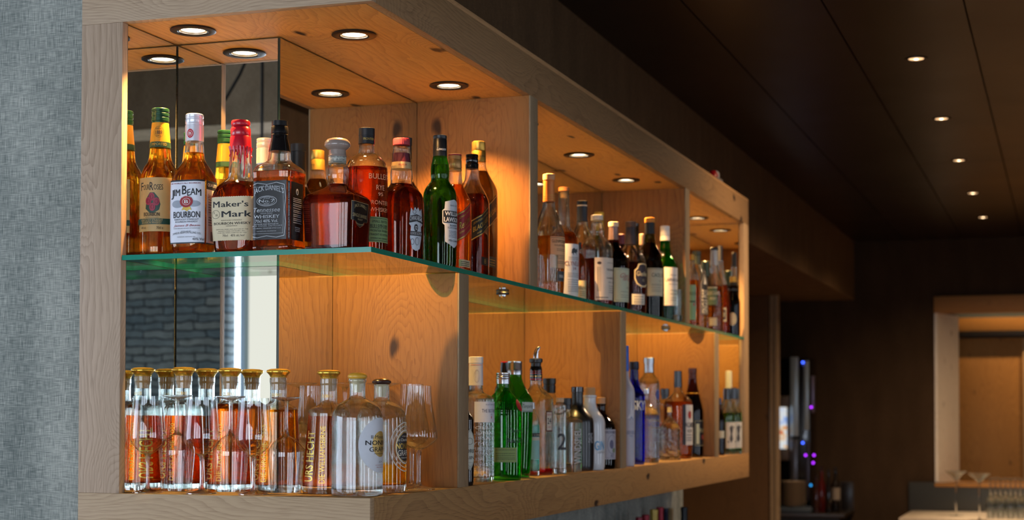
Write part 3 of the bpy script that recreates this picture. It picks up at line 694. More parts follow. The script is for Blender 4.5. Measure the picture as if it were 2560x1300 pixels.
bottle('whiskey_bottle', 'square bottle with black neck and ornate black and white label', 696, ('Y', 3.086), ZG,
    [(366, 26, 2), (386, 28, 2), (396, 31, 2.5), (401, 40, 4), (410, 56, 5.5), (418, 65, 7), (428, 66, 8), (436, 64, 8), (560, 64.5, 8), (608, 65, 8), (615, 66, 8), (622, 63, 6)], CLR, fill=424, liq=AMB2, n0=8, base=9,
    caps=[('screw_cap', BLK, [(293, 17), (294, 20), (306, 20.3), (307, 19.4), (309, 21), (325, 21.4), (326, 20), (329, 21.5)]),
          ('capsule', BLKG, [(327, 20.5), (336, 20.5), (344, 22), (356, 25), (371, 27.6)])],
    labels=[dict(name='front_label', x=(633.5, 713), y=(450, 596), mats=[JDP, JDW, plain('8f979c', .4)], items=[
        ('p', 0, RECT), ('ring', 1, [(-.9, .06), (-.5, .03), (0, .06), (.5, .03), (.9, .06), (.97, .3), (.9, .5), (.97, .7), (.9, .93), (.5, .97), (0, .94), (-.5, .97), (-.9, .93), (-.97, .7), (-.9, .5), (-.97, .3)], .0009),
        ('ring', 1, [(-.82, .1), (.82, .1), (.88, .5), (.82, .9), (-.82, .9), (-.88, .5)], .0004),
        T(1, 'JACK DANIEL\'S', .09, .80, .12, .78, bold=.03, bow=.07), ('ring', 1, ell(0, .655, .52, .088), .0008), ('ring', 1, ell(0, .655, .42, .07), .0006), T(1, 'Old', 0, .70, .025, .15, bold=.02), T(1, 'No.7', 0, .655, .05, .4, bold=.03), T(1, 'BRAND', 0, .61, .015, .14),
        T(1, 'Tennessee', 0, .505, .075, .68, shear=.2, bold=.02), T(1, 'SOUR MASH', 0, .445, .016, .3), T(1, 'WHISKEY', 0, .39, .055, .66, bold=.03), T(1, '70cl 40% Vol.', 0, .315, .052, .58), T(1, 'DISTILLED AND BOTTLED BY', 0, .262, .018, .62), T(1, 'JACK DANIEL DISTILLERY', 0, .228, .028, .8, bold=.02), T(1, 'LYNCHBURG, TENNESSEE 37352 U.S.A.', 0, .19, .018, .74),
        T(1, 'LEM MOTLOW, PROPRIETOR', 0, .14, .014, .5)]),
        dict(name='side_label', x=(724, 759), y=(452, 596), mats=[JDP, JDW], items=[('p', 0, RECT), ('p', 1, ell(0, .84, .2, .055)), ('p', 0, ell(0, .835, .1, .035))] + lines(1, 0, [.72, .69, .66, .62, .59, .55, .51, .48, .44, .41, .37, .34, .3], .011, 1.35, 5) + lines(1, 0, [.22, .19, .16], .012, .8, 6)),
        dict(name='corner_strip', x=(715.5, 722), y=(452, 596), mats=[JDP, JDW], items=[('p', 0, RECT), T(1, 'SINCE 1866 QUALITY TENNESSEE SOUR MASH WHISKEY', 0, .5, .5, .95, rot=90)])], group=W_)
bottle('whiskey_bottle', 'broad-shouldered faceted decanter bottle with grey stopper and small black label', 841, ('Y', 3.148), ZG,
    [(384, 22, 2), (396, 23, 2), (400, 27, 2), (408, 28.6, 2), (430, 28.6, 2), (440, 26, 2), (446, 24, 2), (452, 27, 2.2), (460, 40, 3), (470, 64, 4.5), (478, 80, 6), (488, 86, 7), (510, 85.5, 7), (560, 81.5, 7), (600, 80, 7), (612, 79, 7), (618, 75, 5)], CLR, fill=446, liq=AMBD, n0=7, front=0, base=13, basemat=GBASE,
    caps=[('stopper', plain('9d8f86', .25, .1, .5), [(329, 8), (330, 16), (333, 25), (339, 31), (346, 33), (350, 32.5), (355, 28), (359, 23), (360, 21.5), (372, 21.8), (373, 23), (376, 23.4), (378, 21)], {'sm': 0}),
          ('neck_sleeve', plain('b9bcb2', .5), [(374, 22.2), (394, 22.4)], {'items': ([T(0, 'HAND SELECTED', 0, .78, .2, .95), T(0, 'L2   A-3754', 0, .42, .24, .8), T(0, 'BARREL', 0, .12, .12, .5)], [INK], -62, (375, 393), 44)}),
          ('neck_ring', CLR, [(394, 22.5), (396, 24), (402, 24), (404, 22)])],
    labels=[dict(x=(873, 922), y=(492, 558), mats=[JDP, plain('c9b98a', .4, .3)], items=[('p', 0, [(-.95, .25), (-.5, .22), (-.35, .08), (0, .0), (.35, .08), (.5, .22), (.95, .25), (.95, .95), (-.95, .95)]), ('ring', 1, [(-.95, .25), (-.5, .22), (-.35, .08), (0, .0), (.35, .08), (.5, .22), (.95, .25), (.95, .95), (-.95, .95)], .0007),
        T(1, "JACK DANIEL'S", 0, .74, .16, .72, bold=.03, bow=.08), T(1, 'SINGLE BARREL', 0, .44, .13, .85, bold=.02), T(1, 'SELECT', 0, .3, .06, .3), T(1, 'TENNESSEE WHISKEY', 0, .17, .06, .55, bow=-.06)])], group=W_)

# ---- upper shelf, long side, first bay
bottle('whiskey_bottle', 'tall round-shouldered bottle of rye with raised lettering and small green label', 914.5, ('X', -1.44), ZG,
    [(358, 19), (377, 19.5), (382, 23), (388, 32), (398, 43), (412, 51), (425, 53), (600, 53), (640, 52), (646, 50)], CLR, fill=419, liq=REDA, front=-24,
    caps=[('cork_stopper', plain('15161a', .4), [(318, 17), (319, 20), (337, 20.5), (338, 19)]), ('neck_sleeve', plain('1c1c1e', .35), [(337, 20), (358, 21)], {'items': ([T(0, 'FRONTIER', 0, .5, .3, .8)], [GINK], -50, (337, 357), 36)})],
    labels=[dict(x=(916, 967), y=(545, 608), mats=[plain('7d9a63', .6), plain('1d2a1c', .5)], items=[('p', 0, RECT), Rc(1, -1, 1, .93, .95), T(1, 'SMALL BATCH', 0, .82, .1, .7), T(1, 'BULLEIT', -.38, .62, .16, .42, bold=.02), T(1, '95', .12, .62, .13, .12), ('ring', 1, ell(.12, .62, .16, .12), .0004), T(1, 'RYE', .55, .62, .16, .2, bold=.02), T(1, 'FRONTIER WHISKEY', 0, .45, .09, .8), T(1, 'STRAIGHT 95% RYE MASH', 0, .3, .09, .9), T(1, 'AMERICAN WHISKEY', 0, .15, .07, .8), Rc(1, -1, 1, .05, .07)]),
        dict(name='raised_lettering', x=(914, 967), y=(430, 540), mats=[plain('e8b48a', .15, 0, .8)], items=[T(0, 'BULLEIT', 0, .87, .12, .84, bold=-.005), T(0, 'RYE', 0, .62, .11, .34), T(0, '95', 0, .47, .08, .2), T(0, 'FRONTIER', 0, .28, .09, .85), T(0, 'WHISKEY', 0, .12, .09, .8)])], group=W_)
bottle('whiskey_bottle', 'wide dark bottle with ribbed pink-red cap and silver crest label', 1001.8, ('X', -1.398), ZG,
    [(370, 20), (384, 23), (408, 24), (420, 26), (440, 28), (458, 26.5), (466, 29), (474, 40), (486, 52), (505, 58), (560, 58), (620, 56), (650, 55), (658, 52)], CLR, fill=462, liq=AMBD, front=-28, asp=.82, n0=2.3,
    caps=[('screw_cap', plain('a8323e', .45), [(347, 17), (348, 19.5), (351, 20.5), (364, 20.5), (365, 19)], {'rib': .03}), ('neck_ring', CLR, [(365, 20), (368, 21.5), (382, 21), (385, 19.5)]),
          ('capsule', plain('5c1c2c', .4), [(385, 20), (396, 21), (409, 23)]), ('neck_band', plain('bfa070', .5), [(408, 23.4), (425, 24.8)], {'items': ([T(0, 'PREMIUM', 0, .5, .3, .6)], [INKR], -60, (408, 424), 34)})],
    labels=[dict(x=(1019, None), y=(522, 632), off=10, mats=[plain('aeb7c0', .35, .4), plain('16181c', .5), plain('e4e8ec', .4)], items=[
        ('p', 0, [(-.92, .6), (-.8, .84), (-.7, .97), (-.45, .9), (-.2, .99), (0, .93), (.2, .99), (.45, .9), (.7, .97), (.8, .84), (.92, .6), (.7, .55), (.8, .3), (.55, .05), (0, .0), (-.55, .05), (-.8, .3), (-.7, .55)]),
        ('p', 1, [(-.92, .62), (-.8, .78), (0, .83), (.8, .78), (.92, .62), (0, .67)]), T(2, 'CHIVAS REGAL', 0, .715, .1, .85, bold=.02, bow=.03), ('p', 1, ell(-.05, .52, .26, .085)), T(2, '12', -.05, .52, .08, .14, bold=.03), ('p', 1, [(-.8, .34), (.8, .34), (.8, .44), (-.8, .44)]), T(2, 'BLENDED SCOTCH', 0, .39, .06, .75, bold=.02),
        ('ring', 1, ell(-.5, .2, .22, .07), .0008), ('ring', 1, ell(.1, .22, .25, .09), .0008), ('ring', 1, ell(-.3, .88, .2, .05), .0008)])], group=W_)
bottle('whiskey_bottle', 'dark bottle with tall black-brown capsule, half hidden behind the pink-red capped one', 1009.6, ('X', -1.50), ZG,
    [(430, 21), (442, 24), (458, 36), (480, 47), (520, 47), (660, 47), (668, 44)], CLR, fill=440, liq=DRK, front=-20,
    caps=[('screw_cap', plain('26201e', .45), [(328, 17), (329, 19.3), (348, 19.3), (349, 18)]), ('capsule', plain('1d1818', .4), [(349, 18.5), (380, 19), (432, 21.5)], {'items': ([T(0, 'CHIVAS', 0, .5, .6, .9)], [GINK], -50, (380, 400), 34)})], group=W_)
bottle('whiskey_bottle', 'green glass bottle with black cap and white shield label', 1098.6, ('X', XF), ZG,
    [(386, 17.5), (400, 20), (412, 23), (436, 23.5), (446, 21.5), (454, 26), (466, 36), (480, 41.5), (500, 42.5), (600, 42.5), (660, 41.5), (668, 39)], GRN, fill=408, liq=liquid('d8d460', see=.3), front=-14,
    caps=[('screw_cap', plain('17191c', .35), [(334, 15), (335, 17), (341, 17.3), (342, 16.6), (344, 16.6), (345, 17.4), (387, 17.8)], {'items': ([T(0, 'Lawson', 0, .5, .6, .9, shear=.4)], [WINK], -55, (364, 376), 28)})],
    labels=[dict(x=(1104, None), y=(498, 619), mats=[plain('c3cbd2', .4), plain('1a1d21', .5), WINK, plain('55606a', .5)], items=[('p', 0, [(-.78, .12), (0, 0), (.78, .12), (.82, .46), (.98, .5), (.98, .76), (.82, .8), (.78, .94), (0, 1), (-.78, .94), (-.82, .8), (-.98, .76), (-.98, .5), (-.82, .46)]),
        ('p', 1, [(-.92, .51), (.92, .51), (.92, .76), (-.92, .76)]), T(2, 'WILLIAM', 0, .70, .085, .8, bold=.03), T(2, "LAWSON'S", 0, .58, .1, .86, bold=.03), T(3, 'SINCE 1849', 0, .87, .03, .4), T(3, 'BLENDED', 0, .46, .035, .4, bold=.02), T(3, 'SCOTCH WHISKY', 0, .41, .035, .6, bold=.02)] + lines(3, 0, [.34, .31, .28, .25, .22], .01, 1., 2) + [T(1, 'Wm Lawson', 0, .15, .05, .5, shear=.4)]),], group=W_)
bottle('whiskey_bottle', 'slim square bottle with gold and red cap and slanted red label', 1136, ('X', -1.372), ZG,
    [(416, 17, 2), (440, 18, 2), (455, 21, 2.2), (472, 30, 3), (490, 40, 5), (505, 42, 6), (600, 42, 6), (664, 41, 6), (670, 40, 5)], CLR, fill=452, liq=AMB2, front=0, n0=6,
    caps=[('screw_cap', plain('b98a52', .35, .5), [(377, 15), (378, 16.5), (388, 16.8), (389, 16), (391, 17), (410, 17.4), (411, 16.6), (413, 17.8), (417, 17.4)]), ('cap_top', INKR, [(374.6, 14), (375.5, 16.8), (379, 16.9)])],
    labels=[dict(x=(1142, 1177), y=(512, 582), slant=.55, mats=[plain('a3202a', .5), GINK], items=[('p', 0, RECT), Rc(1, -1, 1, .93, .97), Rc(1, -1, 1, .03, .07), T(1, 'JOHNNIE WALKER', 0, .78, .1, .85), T(1, 'Red Label', 0, .5, .26, .86, shear=.2, bold=.01), T(1, 'BLENDED SCOTCH WHISKY', 0, .26, .07, .8)]),
        dict(name='foot_label', x=(1146, 1174), y=(642, 660), mats=[plain('c7b48e', .5), INK], items=[('p', 0, RECT)] + lines(1, 0, [.7, .45, .2], .1, 1.6, 8))], group=W_)
bottle('whiskey_bottle', 'slim square bottle with black cap and slanted black label', 1179, ('X', -1.392), ZG,
    [(416, 16.5, 2), (440, 17.5, 2), (455, 22, 2.2), (475, 34, 3), (495, 43, 5), (510, 44, 6), (600, 44, 6), (684, 43, 6), (690, 41, 5)], CLR, fill=482, liq=AMBD, front=0, n0=6,
    caps=[('screw_cap', BLKG, [(380, 14), (381, 15.6), (388, 15.8), (389, 15), (391, 16), (401, 16), (402, 15.2), (405, 16.8), (417, 16.6)])],
    labels=[dict(x=(1178, 1221), y=(530, 582), slant=.55, mats=[plain('17150f', .5), GINK], items=[('p', 0, RECT), Rc(1, -1, 1, .93, .97), Rc(1, -1, 1, .03, .07), T(1, 'JOHNNIE WALKER', 0, .76, .12, .85), T(1, 'BLACK LABEL', 0, .48, .24, .88, bold=.02), T(1, 'AGED 12 YEARS', 0, .2, .08, .6)]),
        dict(name='foot_label', x=(1203, 1219), y=(640, 660), mats=[plain('2a1d14', .5), GINK], items=[('p', 0, RECT), T(1, '8', 0, .5, .6, .3)])], group=W_)
bottle('whiskey_bottle', 'tall square bottle with gold capsule against the upright, behind the black-capped one', 1196, ('X', -1.415), ZG,
    [(400, 17.5, 2), (412, 18, 2), (430, 25, 2.2), (450, 38, 3.4), (465, 46, 5), (478, 48, 6), (600, 48, 6), (694, 47, 6), (700, 45, 5)], CLR, fill=424, liq=OLQ, front=0, n0=6,
    caps=[('capsule', GOLDM, [(348, 14), (349.5, 16.8), (371, 17.4), (372, 16.8), (374, 17.8), (400, 18)], {'items': ([T(0, 'Johnnie Walker', 0, .5, .3, .9, shear=.4)], [INK], -50, (378, 396), 30)})],
    labels=[dict(x=(1205, 1243), y=(500, 560), slant=.55, mats=[plain('2c2210', .5), GINK], items=[('p', 0, RECT), Rc(1, -1, 1, .93, .97), Rc(1, -1, 1, .03, .07), T(1, 'Gold Label', 0, .5, .28, .85, shear=.2)]),
        dict(name='foot_label', x=(1218, 1242), y=(640, 666), mats=[plain('403a24', .5), GINK], items=[('p', 0, RECT)] + lines(1, 0, [.7, .45, .2], .08, 1.4, 8))], group=W_)

# ---- upper shelf, second bay
bottle('whiskey_bottle', 'slender-necked pale whisky bottle with orange capsule and peach label, first after the upright', 1372, ('X', -1.40), ZG,
    [(504, 14.5), (520, 17), (535, 22), (555, 30), (575, 37), (594, 40), (640, 40), (700, 39), (735, 37), (741, 35)], CLR, fill=592, liq=PALE_L, front=-20,
    caps=[('cork_stopper', plain('d9a878', .6), [(434, 12), (435, 15), (449, 15), (450, 12)]), ('capsule', plain('d98742', .4, .2), [(449, 14), (454, 14.6), (460, 14), (504, 15)], {'items': ([Rc(0, -1, 1, .1, .14), Rc(0, -1, 1, .3, .34), Rc(0, -1, 1, .5, .54)], [GINK], -50, (475, 503), 40)})],
    labels=[dict(x=(1376, None), y=(594, 672), mats=[plain('e2b07c', .5), plain('5a3a20', .5)], items=[('p', 0, RECT), Rc(1, -.95, .95, .95, .965), T(1, 'GLENMORANGIE', 0, .85, .1, .9, bold=.01), T(1, 'HIGHLAND SINGLE MALT', 0, .72, .05, .7)] + lines(1, 0, [.6, .55, .4, .35, .3, .2, .15], .015, 1., 3)),
        dict(name='foot_label', x=(1393, None), y=(680, 705), mats=[plain('3a3f40', .5), WINK], items=[('p', 0, RECT), T(1, 'ORIGINAL', 0, .5, .3, .6)])], group=W_)
bottle('whiskey_bottle', 'long clear-necked bottle with cork top and white label with a small wildcat', 1409.5, ('X', -1.402), ZG,
    [(459, 13), (480, 13.5), (510, 14), (540, 15), (552, 17), (562, 26), (574, 35), (586, 37), (650, 37), (725, 36), (732, 34)], CLR, fill=564, liq=AMB2, front=-26,
    caps=[('cork_stopper', plain('b0703c', .7), [(449, 12), (450, 13.8), (459, 13.8)]), ('cork', CORK, [(459, 9), (476, 8)])],
    labels=[dict(x=(1409, None), y=(594, 730), mats=[plain('d9dde0', .5), plain('26333a', .5), plain('8c4a4a', .5)], items=[('p', 0, RECT), ('p', 1, [(-.35, .82), (-.3, .9), (-.1, .93), (.15, .9), (.3, .93), (.34, .86), (.2, .85), (.22, .79), (.12, .83), (-.1, .84), (-.15, .79), (-.25, .83)]), T(1, 'COASTAL HIGHLAND', 0, .75, .025, .6), T(1, 'SCOTCH WHISKY', 0, .715, .02, .6), T(2, 'CLYNELISH', 0, .64, .085, .9, bold=.01), T(2, '14', 0, .55, .06, .15, bold=.02)] + lines(1, 0, [.46, .43, .4, .34, .3, .26, .22, .19, .16, .13], .008, 1.3, 4))], group=W_)
bottle('whiskey_bottle', 'small half bottle of amber whisky with pale yellow label tucked behind the white-labelled one', 1447, ('X', -1.40), ZG,
    [(606, 7), (618, 8), (626, 13), (636, 18), (650, 18.5), (738, 18.5), (742, 17)], CLR, fill=618, liq=AMB2, front=-24, seg=36,
    caps=[('screw_cap', BLK, [(590, 6.6), (606, 7.2)])],
    labels=[dict(x=(1444, 1464.8), y=(686, 733), mats=[plain('dccf9a', .5), plain('6a6238', .5)], items=[('p', 0, RECT), T(1, 'GLENLI', .1, .62, .16, .9)] + lines(1, 0, [.4, .3, .2], .03, 1.2, 2))], group=W_)
bottle('whiskey_bottle', 'clear bottle with dark blue-black capsule and grey-blue label, blue-grey band', 1455.6, ('X', -1.47), ZG,
    [(541, 13.8), (552, 15), (570, 22), (590, 29), (604, 31.5), (650, 31.5), (756, 31), (762, 29)], CLR, fill=603, liq=AMB2, front=-24,
    caps=[('cork_stopper', BLK, [(490, 11), (491, 13.4), (501, 13.4)]), ('neck_ring', CREAM, [(501, 13), (504, 13)]), ('capsule', plain('1c2430', .35), [(504, 13.6), (524, 13.4), (542, 14)])],
    labels=[dict(x=(1461, None), y=(614, 668), mats=[plain('8b97a8', .5), plain('22304a', .5), plain('6a3a50', .5), WINK], items=[('p', 0, RECT), Rc(1, -1, 1, .95, 1), T(1, 'BENROMACHEN', 0, .78, .2, .95, bold=.02), Rc(2, -1, 1, .28, .58), T(3, 'SPEYSIDE', 0, .43, .16, .7, bold=.02), T(1, '10', 0, .14, .14, .2)])], group=W_)
bottle('whiskey_bottle', 'wide pale bottle with cream stopper and large cream label', 1492.6, ('X', -1.375), ZG,
    [(554, 13.5), (560, 14), (566, 15), (578, 18), (584, 17), (592, 20), (602, 30), (615, 37.5), (630, 40), (700, 40), (757, 39), (764, 37)], CLR, fill=648, liq=REDA, front=-30,
    caps=[('cork_stopper', plain('e3d6c2', .6), [(537, 12), (538, 15), (550, 15.2), (551, 13)]), ('neck_ring', CLR, [(551, 15), (556, 16.2), (557, 14)])],
    labels=[dict(x=(1487, 1531.8), y=(647, 752), mats=[plain('ded3c2', .55), plain('3a2c24', .5)], items=[('p', 0, RECT), ('p', 1, ell(-.62, .87, .18, .035)), T(1, 'THE BALVENIE', .62, .72, .05, .62, bold=.02), T(1, 'DOUBLEWOOD', .62, .52, .04, .6), T(1, 'SINGLE MALT', .6, .88, .02, .5), T(1, 'AGED 12 YEARS', .62, .42, .025, .4)] + [Rc(1, -.78, -.74, .2, .78), Rc(1, -.66, -.63, .2, .78), Rc(1, -.54, -.52, .2, .78)] + lines(1, .6, [.33, .28, .23, .18], .01, .7, 7) + [Rc(1, -.9, .2, .05, .065)])], group=W_)
bottle('whiskey_bottle', 'bottle with gold capsule standing behind the wide pale bottle', 1498, ('X', -1.50), ZG,
    [(556, 13), (580, 14), (600, 22), (625, 30), (640, 31), (760, 31), (768, 29)], GRN, fill=585, liq=OLQ, front=-20, seg=36,
    caps=[('capsule', plain('d3a63a', .35, .7), [(510, 11), (511, 13), (530, 13.2), (531, 12.6), (556, 13.4)])], group=W_)
bottle('whiskey_bottle', 'dark sherried bottle with cream stopper, silver collar and pale green label', 1534, ('X', -1.375), ZG,
    [(600, 12.5), (612, 15), (624, 20), (634, 30), (650, 37), (662, 38.5), (720, 38), (768, 37), (775, 35)], thin('a86a4a'), fill=606, liq=DRK, front=-26,
    caps=[('cork_stopper', plain('e6d2b4', .6), [(556, 11), (557, 12.7), (567, 12.8), (568, 11)]), ('capsule', plain('b99a92', .25, .8), [(568, 12), (590, 12.6), (601, 13.4)])],
    labels=[dict(x=(1535, 1572), y=(674, 758), mats=[plain('c3cfb4', .55), plain('24463a', .5), plain('a83c3c', .5)], items=[('p', 0, RECT), ('ring', 1, [(-.9, .04), (.9, .04), (.9, .96), (-.9, .96)], .0008), T(2, 'Glen', .05, .78, .14, .5, shear=.4), T(2, 'farclas', .4, .68, .1, .6, shear=.4), T(1, '15', .5, .42, .06, .2), ('p', 2, ell(.6, .42, .04, .015))] + lines(1, .1, [.3, .2, .14], .01, 1., 8))], group=W_)
bottle('whiskey_bottle', 'shorter dark bottle with maroon foil just behind the pale green label', 1551.5, ('X', -1.47), ZG,
    [(596, 11), (620, 14), (640, 24), (655, 26), (775, 26), (780, 24)], DGL, fill=620, liq=DRK, front=-20, seg=32,
    caps=[('capsule', MAROON, [(571, 9), (572, 11), (596, 11.4)])], group=W_)
bottle('whiskey_bottle', 'brown-capsuled bottle with large dark shield label outlined in cream', 1577, ('X', -1.385), ZG,
    [(607, 14), (614, 18), (626, 27), (640, 35), (655, 39), (700, 39), (775, 38), (782, 36)], CLR, fill=654, liq=AMBD, front=-22,
    caps=[('cork_stopper', plain('5a3d2c', .5), [(550, 11), (551, 13.6), (564, 13.6), (565, 12.6)]), ('capsule', plain('33262a', .4), [(565, 13), (590, 13.8), (608, 14.6)])],
    labels=[dict(x=(1586, None), y=(657, 716), mats=[plain('e3d6a8', .5), plain('2b2430', .5)], items=[('p', 0, [(-1, .35), (-.8, .12), (-.3, 0), (.3, 0), (.8, .12), (1, .35), (1, .7), (.75, .8), (.6, .97), (.2, 1), (-.2, 1), (-.6, .97), (-.75, .8), (-1, .7)]), ('p', 1, [(-.9, .37), (-.7, .17), (-.25, .06), (.25, .06), (.7, .17), (.9, .37), (.9, .66), (.65, .76), (.5, .92), (.2, .95), (-.2, .95), (-.5, .92), (-.65, .76), (-.9, .66)]), T(0, 'Glenlivet', 0, .56, .2, .8, bold=.03), T(0, '15', 0, .28, .1, .12)]),
        dict(name='foot_label', x=(1580, 1611), y=(734, 760), mats=[plain('d9d6c8', .5), INK], items=[('p', 0, RECT)] + lines(1, 0, [.75, .5, .3, .15], .05, 1.5, 9))], group=W_)
bottle('whiskey_bottle', 'tall black-capped bottle standing behind the brown-capsuled one', 1587, ('X', -1.50), ZG,
    [(584, 11.5), (605, 14), (625, 25), (640, 28), (780, 28), (786, 26)], thin('9aa23a'), fill=600, liq=OLQ, front=-20, seg=32,
    caps=[('capsule', BLKG, [(537, 9), (538, 11.4), (547, 11.4), (548, 10.6), (584, 11.8)])], group=W_)
bottle('whiskey_bottle', 'small bottle with greyish capsule glimpsed between the shield-label and the orange-topped bottles', 1605, ('X', -1.43), ZG,
    [(602, 6.5), (620, 8), (640, 16), (655, 18), (786, 18), (790, 17)], CLR, fill=620, liq=AMB2, front=-20, seg=32,
    caps=[('capsule', plain('a48a78', .4, .3), [(575, 5.5), (576, 6.5), (602, 7)])], group=W_)
bottle('whiskey_bottle', 'olive-glass bottle with orange-topped black capsule and pale label', 1625, ('X', -1.38), ZG,
    [(589, 12), (602, 13.5), (616, 16), (630, 25), (650, 32), (665, 33.5), (720, 33.5), (795, 33), (801, 31)], thin('a3a548'), fill=612, liq=liquid('6e6414', see=.3), front=-26,
    caps=[('cork_stopper', plain('d88a24', .45), [(549, 10), (550, 12.6), (561, 12.7), (562, 11)]), ('capsule', plain('15181c', .4), [(561, 12), (590, 12.8)])],
    labels=[dict(x=(1619, 1656.5), y=(678, 747), mats=[plain('cfcaac', .55), plain('4a4636', .5)], items=[('p', 0, RECT), Rc(1, -.95, .95, .95, .965), T(1, 'CAOL ILA', .35, .75, .14, .9, bold=.01), T(1, '12', .5, .54, .06, .12)] + lines(1, .1, [.42, .38, .3, .22, .16], .012, 1.3, 3))], group=W_)
bottle('whiskey_bottle', 'bright green bottle with white cap and white label', 1663, ('X', -1.385), ZG,
    [(609, 12), (630, 13.5), (645, 17), (658, 25), (672, 31), (684, 31.5), (740, 31.5), (807, 31), (813, 29)], thin('4fc464'), fill=630, liq=liquid('7fdc70', see=.3), front=-22,
    caps=[('screw_cap', WHT, [(572, 10), (573, 11.8), (583, 11.9), (584, 11.2), (586, 12), (597, 12), (598, 11.4), (600, 12.2), (609, 12.4)])],
    labels=[dict(x=(1661, 1694), y=(678, 773), mats=[plain('e6e4e0', .55), plain('2a2e2e', .5)], items=[('p', 0, RECT), T(1, 'LAPHROAIG', .2, .67, .09, 1.1, bold=.02), T(1, 'ISLAY', .2, .8, .04, .5), T(1, 'SINGLE MALT', .2, .56, .03, .7)] + lines(1, .2, [.4, .3, .2, .14], .012, 1., 5))], group=W_)
# ---- upper shelf, far bay
bottle('whiskey_bottle', 'bottle with mint green label just behind the second upright', 1728, ('X', -1.372), ZG,
    [(650, 8), (668, 10), (684, 18), (700, 21), (812, 21), (818, 20)], CLR, fill=700, liq=AMB2, front=-26, seg=32,
    caps=[('screw_cap', GOLDM, [(636, 8), (650, 8.4)])],
    labels=[dict(x=(1716, 1739), y=(713, 800), mats=[plain('7cc0a0', .5), plain('1d4a3c', .5), plain('a83c5a', .5)], items=[('p', 0, RECT), Rc(1, -1, 1, .5, .54), T(1, 'IRISH', .4, .75, .1, .8), Rc(2, .5, .8, .4, .48)])], group=W_)
bottle('whiskey_bottle', 'round-shouldered bottle with dark green stopper and arched black and white label', 1742, ('X', -1.40), ZG,
    [(661, 10), (670, 14), (682, 22), (696, 26), (712, 27), (760, 27), (822, 27), (828, 25)], CLR, fill=715, liq=PALE_L, front=-20, seg=36,
    caps=[('cork_stopper', plain('1f2c2a', .4), [(630, 9), (631, 10.8), (639, 10.8), (640, 9.6)]), ('capsule', plain('26322f', .4), [(640, 10), (662, 10.6)])],
    labels=[dict(x=(1749, 1769), y=(684, 790), mats=[plain('d8d6c8', .5), plain('1c1e22', .5)], items=[('p', 1, [(-.9, 0), (.9, 0), (.9, .75), (.5, .92), (0, 1), (-.5, .92), (-.9, .75)]), ('p', 0, [(-.3, .72), (.3, .72), (.0, .9)]), T(0, 'SINGLE POT', 0, .32, .6, .55, rot=90, bold=.03), ('ring', 0, [(-.75, .03), (.75, .03), (.75, .73), (0, .95), (-.75, .73)], .0009)])], group=W_)
bottle('whiskey_bottle', 'dark bottle with teal capsule at the back of the far bay', 1764.5, ('X', -1.44), ZG,
    [(682, 9), (700, 12), (718, 21), (735, 22), (822, 22), (828, 21)], thin('3f7a4a'), fill=705, liq=DRK, front=-20, seg=32,
    caps=[('capsule', plain('17302c', .4), [(644, 8), (645, 9), (682, 9.4)])], group=W_)
bottle('whiskey_bottle', 'bottle with long silver capsule and dark green label in the far bay', 1786.5, ('X', -1.375), ZG,
    [(662, 10), (680, 11), (696, 17), (712, 22), (726, 23), (826, 23), (832, 22)], CLR, fill=716, liq=AMB2, front=-30, seg=36,
    caps=[('cork_stopper', BLK, [(618, 9), (619, 10.4), (625, 10.4)]), ('capsule', plain('b9bdbd', .25, .8), [(625, 9.8), (663, 10.6)])],
    labels=[dict(x=(1771, 1793), y=(718, 763), mats=[plain('4c6650', .5), plain('c9cbb4', .5)], items=[('p', 0, RECT), Rc(1, -1, 1, .94, .99), T(1, 'KILBEGGAN', .1, .66, .2, 1.3), T(1, 'IRISH', .1, .36, .16, .6)]),
        dict(name='foot_label', x=(1774, 1792), y=(795, 815), mats=[plain('c9c4a4', .5), INK], items=[('p', 0, RECT)])], group=W_)
bottle('liqueur_bottle', 'tapering red-brown bottle with black-topped slim neck near the far end', 1801.5, ('X', -1.395), ZG,
    [(655, 6), (680, 8), (700, 13), (725, 20), (750, 24), (780, 25), (836, 25), (842, 23)], CLR, fill=716, liq=AMBD, front=-30, seg=36,
    caps=[('capsule', plain('1b1e28', .4), [(617, 5), (618, 6), (655, 6.4)])],
    labels=[dict(x=(1801, 1816), y=(774, 808), mats=[plain('3a1c22', .5), plain('c9c7a4', .5)], items=[('p', 1, RECT), Rc(0, -.75, .75, .12, .88), Rc(1, -.3, .3, .35, .65)])], group=W_)
bottle('liqueur_bottle', 'stubby black bottle with gold top and round cream label by the end mirror', 1834, ('X', -1.352), ZG,
    [(707, 7), (714, 10), (722, 12), (730, 11), (742, 13), (756, 17), (772, 17), (836, 17), (842, 16)], DGL, fill=725, liq=DRK, front=-38, seg=36,
    caps=[('screw_cap', GOLDM, [(693, 7), (694, 8.5), (707, 8.8)]), ('capsule', plain('151518', .3), [(707, 9), (728, 12.2)])],
    labels=[dict(x=(1823, 1842), y=(784, 816), mats=[plain('cbbf98', .5), plain('4a3a2a', .5)], items=[('p', 0, ell(0, .5, .95, .5)), ('ring', 1, ell(0, .5, .7, .37), .0008)])], group=W_)

